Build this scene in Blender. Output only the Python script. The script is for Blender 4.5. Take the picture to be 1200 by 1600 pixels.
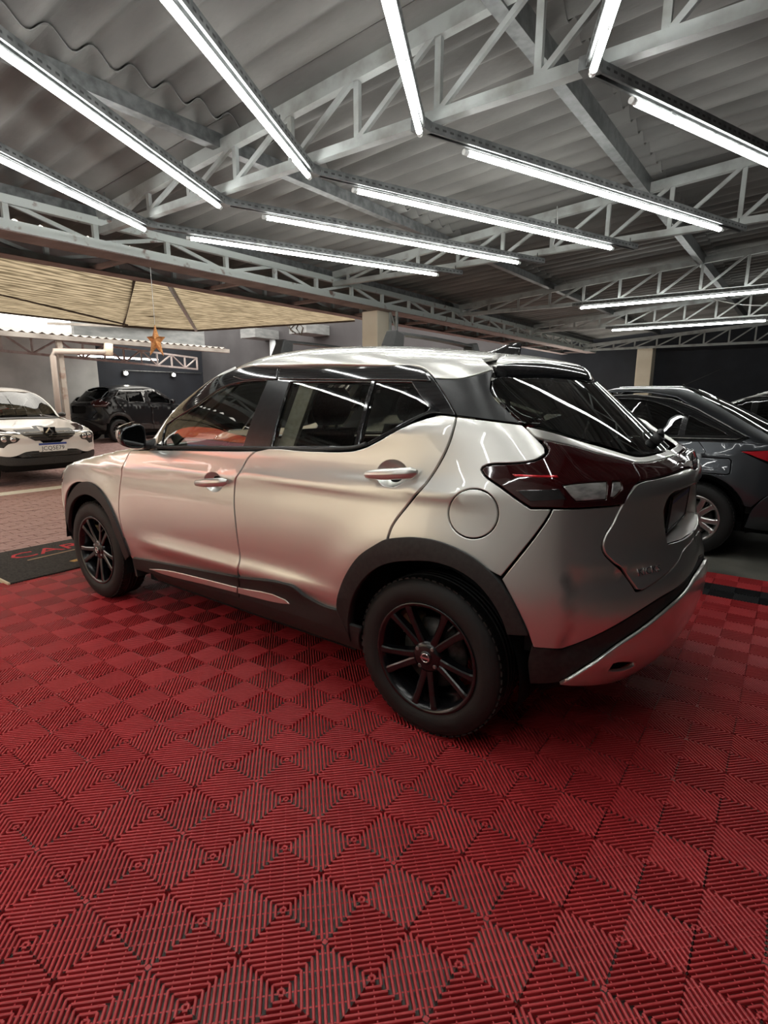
import bpy, bmesh, math, random
import numpy as np
from mathutils import Vector, Matrix, Euler
from mathutils.bvhtree import BVHTree
from mathutils.geometry import delaunay_2d_cdt

for o in list(bpy.data.objects):
    bpy.data.objects.remove(o)
SC = bpy.context.scene
COL = SC.collection
RNG = random.Random(7)

# ---------------------------------------------------------------- camera
CAM_POS = (-1.088, 2.507, 1.349)
cam_data = bpy.data.cameras.new('camera')
cam_data.sensor_fit = 'VERTICAL'
cam_data.sensor_height = 32.0
cam_data.lens = 867.58 / 1600 * 32.0
cam_data.clip_start = 0.05
cam = bpy.data.objects.new('camera', cam_data)
COL.objects.link(cam)
_r, _u, _f = ((-0.801765, -0.597633, 0.002723), (0.124479, -0.162537, 0.978819), (0.584532, -0.785122, -0.204709))
cam.matrix_world = Matrix(((_r[0], _u[0], -_f[0], CAM_POS[0]), (_r[1], _u[1], -_f[1], CAM_POS[1]), (_r[2], _u[2], -_f[2], CAM_POS[2]), (0, 0, 0, 1)))
SC.camera = cam

# ---------------------------------------------------------------- sky, sun, exposure
world = bpy.data.worlds.new('world')
SC.world = world
world.use_nodes = True
_bg = world.node_tree.nodes['Background']
_bg.inputs['Color'].default_value = (1.0, 0.95, 0.86, 1)
_bg.inputs['Strength'].default_value = 4.5
SC.view_settings.view_transform = 'Standard'
SC.view_settings.look = 'None'
SC.view_settings.exposure = 0.2
SC.view_settings.gamma = 1.0
SC.view_settings.use_curve_mapping = False
TUBE_POWER = 30.0
SC.cycles.max_bounces = 8
SC.cycles.transparent_max_bounces = 12
SC.cycles.sample_clamp_indirect = 6.0
SC.cycles.use_denoising = True
# ---------------------------------------------------------------- materials
def mat(name, color=(.5, .5, .5), rough=.5, metal=0.0, coat=0.0, spec=.5, emit=None, power=0.0, coat_rough=.03):
    m = bpy.data.materials.new(name)
    m.use_nodes = True
    b = m.node_tree.nodes['Principled BSDF']
    b.inputs['Base Color'].default_value = (*color, 1)
    b.inputs['Roughness'].default_value = rough
    b.inputs['Metallic'].default_value = metal
    b.inputs['Coat Weight'].default_value = coat
    b.inputs['Coat Roughness'].default_value = coat_rough
    b.inputs['Specular IOR Level'].default_value = spec
    if emit:
        b.inputs['Emission Color'].default_value = (*emit, 1)
        b.inputs['Emission Strength'].default_value = power
    return m

def nodes(m):
    nt = m.node_tree
    return nt, nt.nodes, nt.links, nt.nodes['Principled BSDF']

def noise_color(m, c1, c2, scale=5.0, detail=4.0, bump=0.0, bscale=None, coords='Object', stretch=(1, 1, 1), lo=.35, hi=.65, rough=None):
    """procedural two-tone grain, with optional fine relief and roughness variation"""
    nt, N, L, b = nodes(m)
    tc = N.new('ShaderNodeTexCoord')
    mp = N.new('ShaderNodeMapping')
    mp.inputs['Scale'].default_value = stretch
    L.new(tc.outputs[coords], mp.inputs[0])
    nz = N.new('ShaderNodeTexNoise')
    nz.inputs['Scale'].default_value = scale
    nz.inputs['Detail'].default_value = detail
    L.new(mp.outputs[0], nz.inputs['Vector'])
    r = N.new('ShaderNodeValToRGB')
    r.color_ramp.elements[0].position = lo
    r.color_ramp.elements[1].position = hi
    r.color_ramp.elements[0].color = (*c1, 1)
    r.color_ramp.elements[1].color = (*c2, 1)
    L.new(nz.outputs[0], r.inputs[0])
    L.new(r.outputs[0], b.inputs['Base Color'])
    if bump:
        n2 = N.new('ShaderNodeTexNoise')
        n2.inputs['Scale'].default_value = bscale or scale * 6
        n2.inputs['Detail'].default_value = 5
        L.new(mp.outputs[0], n2.inputs['Vector'])
        bp = N.new('ShaderNodeBump')
        bp.inputs['Strength'].default_value = bump
        bp.inputs['Distance'].default_value = .01
        L.new(n2.outputs[0], bp.inputs['Height'])
        L.new(bp.outputs[0], b.inputs['Normal'])
    if rough:
        mr = N.new('ShaderNodeMapRange')
        mr.inputs[3].default_value, mr.inputs[4].default_value = rough
        L.new(nz.outputs[0], mr.inputs[0])
        L.new(mr.outputs[0], b.inputs['Roughness'])
    return m

def glass_mat(name, tint, reflect=1.0, rough=0.0, ior=1.5):
    """single-sheet car glass: tinted transmission under a Fresnel reflection"""
    m = bpy.data.materials.new(name)
    m.use_nodes = True
    nt = m.node_tree
    N, L = nt.nodes, nt.links
    N.remove(N['Principled BSDF'])
    tr = N.new('ShaderNodeBsdfTransparent')
    tr.inputs[0].default_value = (*tint, 1)
    gl = N.new('ShaderNodeBsdfGlossy')
    gl.inputs['Roughness'].default_value = rough
    gl.inputs[0].default_value = (1, 1, 1, 1)
    fr = N.new('ShaderNodeFresnel')
    fr.inputs[0].default_value = ior
    mu = N.new('ShaderNodeMath')
    mu.operation = 'MULTIPLY'
    mu.inputs[1].default_value = reflect
    mu.use_clamp = True
    mx = N.new('ShaderNodeMixShader')
    L.new(fr.outputs[0], mu.inputs[0])
    L.new(mu.outputs[0], mx.inputs[0])
    L.new(tr.outputs[0], mx.inputs[1])
    L.new(gl.outputs[0], mx.inputs[2])
    L.new(mx.outputs[0], N['Material Output'].inputs[0])
    return m

# ---------------------------------------------------------------- objects
def link(name, me, material=None, parent=None, loc=None, rot=None):
    o = bpy.data.objects.new(name, me)
    COL.objects.link(o)
    if material is not None and me is not None and len(me.materials) == 0:
        me.materials.append(material)
    if parent is not None:
        o.parent = parent
    if loc is not None:
        o.location = loc
    if rot is not None:
        o.rotation_euler = rot
    return o

def tag(o, label=None, cat=None, group=None, kind=None):
    if label: o['label'] = label
    if cat: o['category'] = cat
    if group: o['group'] = group
    if kind: o['kind'] = kind
    return o

def thing(name, label, cat, loc=(0, 0, 0), rotz=0.0, group=None, kind=None):
    return tag(link(name, None, loc=loc, rot=(0, 0, rotz)), label, cat, group, kind)

class MB:
    """collects simple solids and links them as one mesh object"""
    def __init__(self):
        self.v, self.f, self.s = [], [], []
    def add(self, vs, fs, smooth=False):
        n = len(self.v)
        self.v += [tuple(p) for p in vs]
        self.f += [tuple(i + n for i in f) for f in fs]
        self.s += [smooth] * len(fs)
        return self
    def box(self, a, b, M=None):
        (x0, y0, z0), (x1, y1, z1) = a, b
        vs = [Vector(p) for p in ((x0, y0, z0), (x1, y0, z0), (x1, y1, z0), (x0, y1, z0), (x0, y0, z1), (x1, y0, z1), (x1, y1, z1), (x0, y1, z1))]
        if M is not None: vs = [M @ p for p in vs]
        return self.add(vs, [(3, 2, 1, 0), (4, 5, 6, 7), (0, 1, 5, 4), (1, 2, 6, 5), (2, 3, 7, 6), (3, 0, 4, 7)])
    def bar(self, p, q, w, h=None, up=(0, 0, 1)):
        """square bar from p to q, w across and h along up"""
        p, q = Vector(p), Vector(q)
        h = h or w
        d = (q - p).normalized()
        u = Vector(up)
        if abs(d.dot(u)) > .98: u = Vector((1, 0, 0))
        s = d.cross(u).normalized()
        u = s.cross(d).normalized()
        vs = []
        for c in (p, q):
            for a, b in ((-1, -1), (1, -1), (1, 1), (-1, 1)):
                vs.append(c + s * (a * w / 2) + u * (b * h / 2))
        return self.add(vs, [(3, 2, 1, 0), (4, 5, 6, 7), (0, 1, 5, 4), (1, 2, 6, 5), (2, 3, 7, 6), (3, 0, 4, 7)])
    def tube(self, pts, r, n=10, caps=True):
        pts = [Vector(p) for p in pts]
        rs = r if hasattr(r, '__len__') else [r] * len(pts)
        vs, fs = [], []
        ref = Vector((0, 0, 1))
        for i, p in enumerate(pts):
            d = (pts[min(i + 1, len(pts) - 1)] - pts[max(i - 1, 0)]).normalized()
            a = d.cross(ref if abs(d.dot(ref)) < .95 else Vector((1, 0, 0))).normalized()
            b = d.cross(a)
            for k in range(n):
                t = 2 * math.pi * k / n
                vs.append(p + (a * math.cos(t) + b * math.sin(t)) * rs[i])
        for i in range(len(pts) - 1):
            for k in range(n):
                fs.append((i * n + k, i * n + (k + 1) % n, (i + 1) * n + (k + 1) % n, (i + 1) * n + k))
        self.add(vs, fs, True)
        if caps:
            m = len(self.v) - len(vs)
            self.f += [tuple(m + k for k in range(n))[::-1], tuple(m + (len(pts) - 1) * n + k for k in range(n))]
            self.s += [False, False]
        return self
    def lathe(self, prof, axis=1, n=32, center=(0, 0, 0), smooth=True):
        """revolve (radius, along) about an axis through center"""
        vs, fs = [], []
        a1, a2 = [(1, 2), (0, 2), (0, 1)][axis]
        for r, h in prof:
            for k in range(n):
                t = 2 * math.pi * k / n
                p = [center[0], center[1], center[2]]
                p[axis] += h
                p[a1] += r * math.cos(t)
                p[a2] += r * math.sin(t)
                vs.append(p)
        for i in range(len(prof) - 1):
            for k in range(n):
                f = (i * n + k, i * n + (k + 1) % n, (i + 1) * n + (k + 1) % n, (i + 1) * n + k)
                fs.append(f)
        return self.add(vs, fs, smooth)
    def prism(self, poly, d, cap=True):
        """extrude a flat 3-D polygon by vector d"""
        n = len(poly)
        d = Vector(d)
        vs = [Vector(p) for p in poly] + [Vector(p) + d for p in poly]
        fs = [tuple(range(n))[::-1], tuple(range(n, 2 * n))] + [(k, (k + 1) % n, n + (k + 1) % n, n + k) for k in range(n)]
        return self.add(vs, fs)
    def grid(self, P, smooth=True):
        nv, nu = len(P), len(P[0])
        return self.add([p for r in P for p in r], [(i * nu + j, i * nu + j + 1, (i + 1) * nu + j + 1, (i + 1) * nu + j) for i in range(nv - 1) for j in range(nu - 1)], smooth)
    def mesh(self, name, fix=True):
        me = bpy.data.meshes.new(name)
        me.from_pydata(self.v, [], self.f)
        me.polygons.foreach_set('use_smooth', self.s)
        if fix:
            bm = bmesh.new()
            bm.from_mesh(me)
            bmesh.ops.recalc_face_normals(bm, faces=bm.faces)
            bm.to_mesh(me)
            bm.free()
        return me
    def build(self, name, material, parent=None, loc=None, rot=None, fix=True):
        return link(name, self.mesh(name, fix), material, parent, loc, rot)

def bevel(o, w=.004, seg=2, angle=.6):
    m = o.modifiers.new('bevel', 'BEVEL')
    m.width, m.segments, m.limit_method, m.angle_limit = w, seg, 'ANGLE', angle
    return o

def text_obj(name, body, size, depth, material, parent, M, align='CENTER', xs=1.0):
    cu = bpy.data.curves.new(name, 'FONT')
    cu.body, cu.size, cu.extrude, cu.align_x, cu.align_y = body, size, depth, align, 'CENTER'
    cu.resolution_u = 2
    tmp = bpy.data.objects.new(name, cu)
    COL.objects.link(tmp)
    dg = bpy.context.evaluated_depsgraph_get()
    me = bpy.data.meshes.new_from_object(tmp.evaluated_get(dg))
    bpy.data.objects.remove(tmp)
    me.materials.clear()
    me.transform(Matrix.Diagonal((xs, 1, 1, 1)))
    me.transform(M)
    return link(name, me, material, parent)
# ---------- smooth body surfaces: uniform cubic B-spline through tables of points ----------
def bs_pad(P, lo, hi):
    """pad a control row set on axis 0; 'lin' extends straight, 'mir' mirrors across y = 0"""
    m = np.array([1.0, -1.0, 1.0])
    a = 2 * P[0] - P[1] if lo == 'lin' else P[1] * m
    b = 2 * P[-1] - P[-2] if hi == 'lin' else P[-2] * m
    return np.concatenate([a[None], P, b[None]], 0)

def bs_eval(P, u):
    """P padded on axis 0, u in index units of the unpadded table"""
    n = len(P) - 2
    i = np.clip(np.floor(u).astype(int), 0, n - 2)
    t = u - i
    w = np.stack([(1 - t) ** 3, 3 * t ** 3 - 6 * t ** 2 + 4, -3 * t ** 3 + 3 * t ** 2 + 3 * t + 1, t ** 3], 0) / 6
    sh = (len(u),) + (1,) * (P.ndim - 1)
    return sum(w[k].reshape(sh) * P[i + k] for k in range(4))

def bs_grid(T, nu, nv, ends_v, ends_u, iters=5):
    """T[row][col] xyz targets -> dense (nv, nu, 3) grid passing close to them"""
    T = np.array(T, float)
    P = T.copy()
    R, K = T.shape[:2]
    def ev(P, vs, us):
        A = bs_eval(bs_pad(P, *ends_v), vs)
        B = bs_eval(bs_pad(A.transpose(1, 0, 2), *ends_u), us)
        return B.transpose(1, 0, 2)
    for _ in range(iters):
        P = P + (T - ev(P, np.arange(R) * 1.0, np.arange(K) * 1.0))
    return ev(P, np.linspace(0, R - 1, nv), np.linspace(0, K - 1, nu))
# ---------- hero car surfaces (x forward, y to its left, z up, origin on the ground under the rear axle) ----------
def hero_body_table():
    # plan outline at mid height: (x, y) per column, front centre -> left side -> rear centre
    base = [(3.43, 0), (3.41, .30), (3.32, .58), (3.17, .765), (2.93, .848), (2.60, .866), (2.20, .864), (1.75, .860), (1.30, .860),
            (.90, .862), (.50, .870), (.15, .878), (-.20, .872), (-.46, .830), (-.615, .735), (-.735, .53), (-.805, .27), (-.825, 0)]
    n = len(base)
    fr = np.array([1, 1, 1, .9, .45, .1, 0, 0, 0, 0, 0, 0, 0, 0, 0, 0, 0, 0])
    rr = np.array([0, 0, 0, 0, 0, 0, 0, 0, 0, 0, 0, 0, .1, .45, .9, 1, 1, 1])
    sd = np.array([0, .1, .4, .8, 1, 1, 1, 1, 1, 1, 1, 1, 1, 1, .8, .45, .15, 0])
    def row(z, f, r, s, over={}):
        out = []
        for k, (x, y) in enumerate(base):
            zz = z[k] if hasattr(z, '__len__') else z
            p = [x + f * fr[k] - r * rr[k], y + s * sd[k], zz]
            if k in over:
                p = list(over[k]) if len(over[k]) == 3 else [over[k][0], over[k][1], zz]
            out.append(p)
        return out
    T = [row(.20, -.25, -.24, -.12),
         row(.30, -.06, -.10, -.045),
         row(.42, -.01, -.03, -.022),
         row(.55, 0, 0, -.004),
         row(.68, -.01, -.008, .004),
         row(.79, -.04, -.045, .002),
         row([.85,.85,.85,.855,.865,.875]+[.88]*12, -.13, -.058, -.006),
         row([.885, .885, .885, .885, .90, .935, .965, .97, .975, .98, .985, .99, 1.0, 1.0, .98, .975, .975, .975], -.20, -.058, -.022,
             {0: (3.18, 0), 1: (3.16, .3), 2: (3.08, .54), 3: (2.97, .715)}),
         row([.945, .945, .94, .935, .95, .975, 1.015, 1.025, 1.03, 1.04, 1.05, 1.06, 1.08, 1.085, 1.06, 1.055, 1.055, 1.055], -.5, -.062, -.040,
             {0: (2.85, 0), 1: (2.84, .29), 2: (2.80, .53), 3: (2.76, .69), 4: (2.66, .775), 5: (2.48, .815)}),
         row([1.0, 1.0, .995, .99, 1.0, 1.015, 1.045, 1.06, 1.08, 1.10, 1.125, 1.16, 1.20, 1.19, 1.155, 1.125, 1.105, 1.10], -.9, -.10, -.057,
             {0: (2.50, 0), 1: (2.49, .28), 2: (2.46, .51), 3: (2.43, .66), 4: (2.38, .74), 5: (2.27, .785), 6: (2.05, .805),
              12: (-.20, .80), 13: (-.40, .735), 14: (-.50, .65), 15: (-.615, .48), 16: (-.685, .25), 17: (-.705, 0)}),
         row([1.065, 1.06, 1.055, 1.05, 1.05, 1.055, 1.065, 1.085, 1.108, 1.135, 1.175, 1.245, 1.30, 1.28, 1.225, 1.17, 1.145, 1.14], -1.2, -.18, -.068,
             {0: (2.10, 0), 1: (2.10, .27), 2: (2.09, .49), 3: (2.07, .63), 4: (2.04, .72), 5: (1.98, .77), 6: (1.85, .79),
              11: (.13, .80), 12: (-.16, .755), 13: (-.33, .675), 14: (-.42, .60), 15: (-.53, .45), 16: (-.60, .24), 17: (-.62, 0)}),
         row([1.06, 1.06, 1.05, 1.05, 1.05, 1.055, 1.065, 1.085, 1.108, 1.135, 1.175, 1.245, 1.30, 1.28, 1.22, 1.165, 1.14, 1.135], -1.2, -.18, -.20,
             {0: (1.9, 0), 1: (1.9, .24), 2: (1.89, .44), 3: (1.88, .55), 4: (1.87, .62), 5: (1.84, .66), 6: (1.75, .68),
              11: (.13, .70), 12: (-.13, .65), 13: (-.27, .58), 14: (-.34, .52), 15: (-.44, .40), 16: (-.50, .22), 17: (-.52, 0)}),
         ]
    return T

def hero_top_table():
    # greenhouse: windscreen centre -> A pillar -> side glass -> D pillar -> rear glass centre; last row is the roof centre line
    def row(z, pts):
        return [[p[0], p[1], (p[2] if len(p) > 2 else z)] for p in pts]
    T = [
        row(1.03, [(2.16, 0), (2.14, .28), (2.11, .52), (2.10, .70), (2.0, .785), (1.70, .792), (1.27, .792), (.90, .792), (.55, .79), (.22, .785), (-.08, .765), (-.33, .70), (-.575, .60), (-.671, .42), (-.733, .22), (-.756, 0)]),
        row(1.12, [(2.09, 0, 1.10), (2.07, .27, 1.10), (2.03, .50, 1.11), (2.01, .675), (1.89, .757), (1.62, .775), (1.20, .775), (.86, .777), (.53, .777), (.22, .772), (-.06, .752), (-.28, .695), (-.47, .60, 1.12), (-.565, .42, 1.12), (-.627, .22, 1.12), (-.65, 0, 1.12)]),
        row(1.24, [(1.93, 0), (1.91, .26), (1.87, .475), (1.885, .65), (1.765, .725), (1.47, .737), (1.10, .735), (.80, .738), (.52, .738), (.24, .735), (-.02, .717), (-.215, .66), (-.355, .56), (-.432, .40), (-.488, .21), (-.509, 0)]),
        row(1.36, [(1.76, 0), (1.74, .25), (1.70, .45), (1.72, .605), (1.61, .668), (1.32, .688), (.98, .688), (.72, .692), (.47, .693), (.22, .690), (.0, .675), (-.145, .63), (-.232, .53), (-.298, .38), (-.348, .20), (-.367, 0)]),
        row(1.455, [(1.60, 0, 1.465), (1.58, .24, 1.465), (1.54, .43, 1.46), (1.56, .562), (1.46, .618), (1.19, .636), (.89, .639), (.66, .643), (.43, .642), (.20, .636), (.02, .622), (-.10, .58), (-.14, .49), (-.196, .35), (-.238, .19), (-.255, 0)]),
        row(1.515, [(1.47, 0, 1.54), (1.46, .22, 1.537), (1.42, .39, 1.527), (1.45, .50, 1.515), (1.355, .557, 1.51), (1.11, .572, 1.515), (.83, .584, 1.515), (.61, .587, 1.513), (.40, .584, 1.508), (.18, .574, 1.50), (.03, .558, 1.49), (-.05, .52, 1.49), (-.092, .44, 1.50), (-.135, .32, 1.51), (-.170, .17, 1.515), (-.184, 0, 1.515)]),
        ]
    return T

def hero_roof_table():
    prof = [(1.52, 1.528), (1.41, 1.556), (1.24, 1.588), (1.05, 1.604), (.85, 1.606), (.60, 1.597), (.35, 1.578), (.12, 1.551), (-.07, 1.525), (-.20, 1.497), (-.32, 1.466)]
    ys = [.885, .92, .95, .97, .99, 1.0, 1.0, .995, .975, .945, .905]
    xb = [.02, .02, .02, .02, .05, 0, -.03, -.05, -.09, -.14, -.18]     # the edge rows bow in at both ends
    rows = [(.665, -.135, 1.0), (.635, -.088, .85), (.565, -.050, .62), (.46, -.027, .38), (.31, -.010, .15), (.155, -.002, .04), (0, 0, 0)]
    return [[[x - xb[k] * b * (1 if xb[k] > 0 else 1), y * ys[k], z + dz * (1 - .25 * (k == 10) - .12 * (k == 9) - .22 * (k == 0) - .15 * (k == 1) - .08 * (k == 2))] for k, (x, z) in enumerate(prof)] for (y, dz, b) in rows]

def hero_sculpt(P):
    """creases and swellings pressed into the left body side; P is (..., 3)"""
    x, y, z = P[..., 0], P[..., 1], P[..., 2]
    side = np.clip((y - .55) / .2, 0, 1)
    sm = lambda a, b, t: (lambda q: q * q * (3 - 2 * q))(np.clip((t - a) / (b - a), 0, 1))
    d = 0 * x
    # shoulder line from the headlight to the tail lamp
    zc = .965 + .036 * (1.3 - x)
    d = d + .011 * np.exp(-((z - zc + .010) / .030) ** 2) * sm(-.35, -.1, x) * sm(2.95, 2.5, x)
    # lower door ledge that swells out above the cladding
    zl = .505 + .012 * (1.9 - x)
    d = d + .026 * np.exp(-((z - zl + .02) / .045) ** 2) * sm(.25, .8, x) * sm(2.15, 1.75, x)
    # haunches round the arches
    for cx, rr in ((0.0, .60), (2.615, .56)):
        r = np.hypot((x - cx), (z - .36))
        d = d + .014 * np.exp(-((r - .45) / .10) ** 2) * sm(.30, .45, z)
    # rear bumper: pocketed face inboard of the corner crease, shelf above it
    rec = sm(.787, .742, z) * sm(.802, .786, y) * sm(.30, .62, y) * sm(-.45, -.52, x) * sm(.44, .50, z)
    P = P.copy()
    P[..., 0] = x + .013 * rec
    y = y - .014 * rec
    P[..., 1] = y + d * side
    return P
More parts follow.
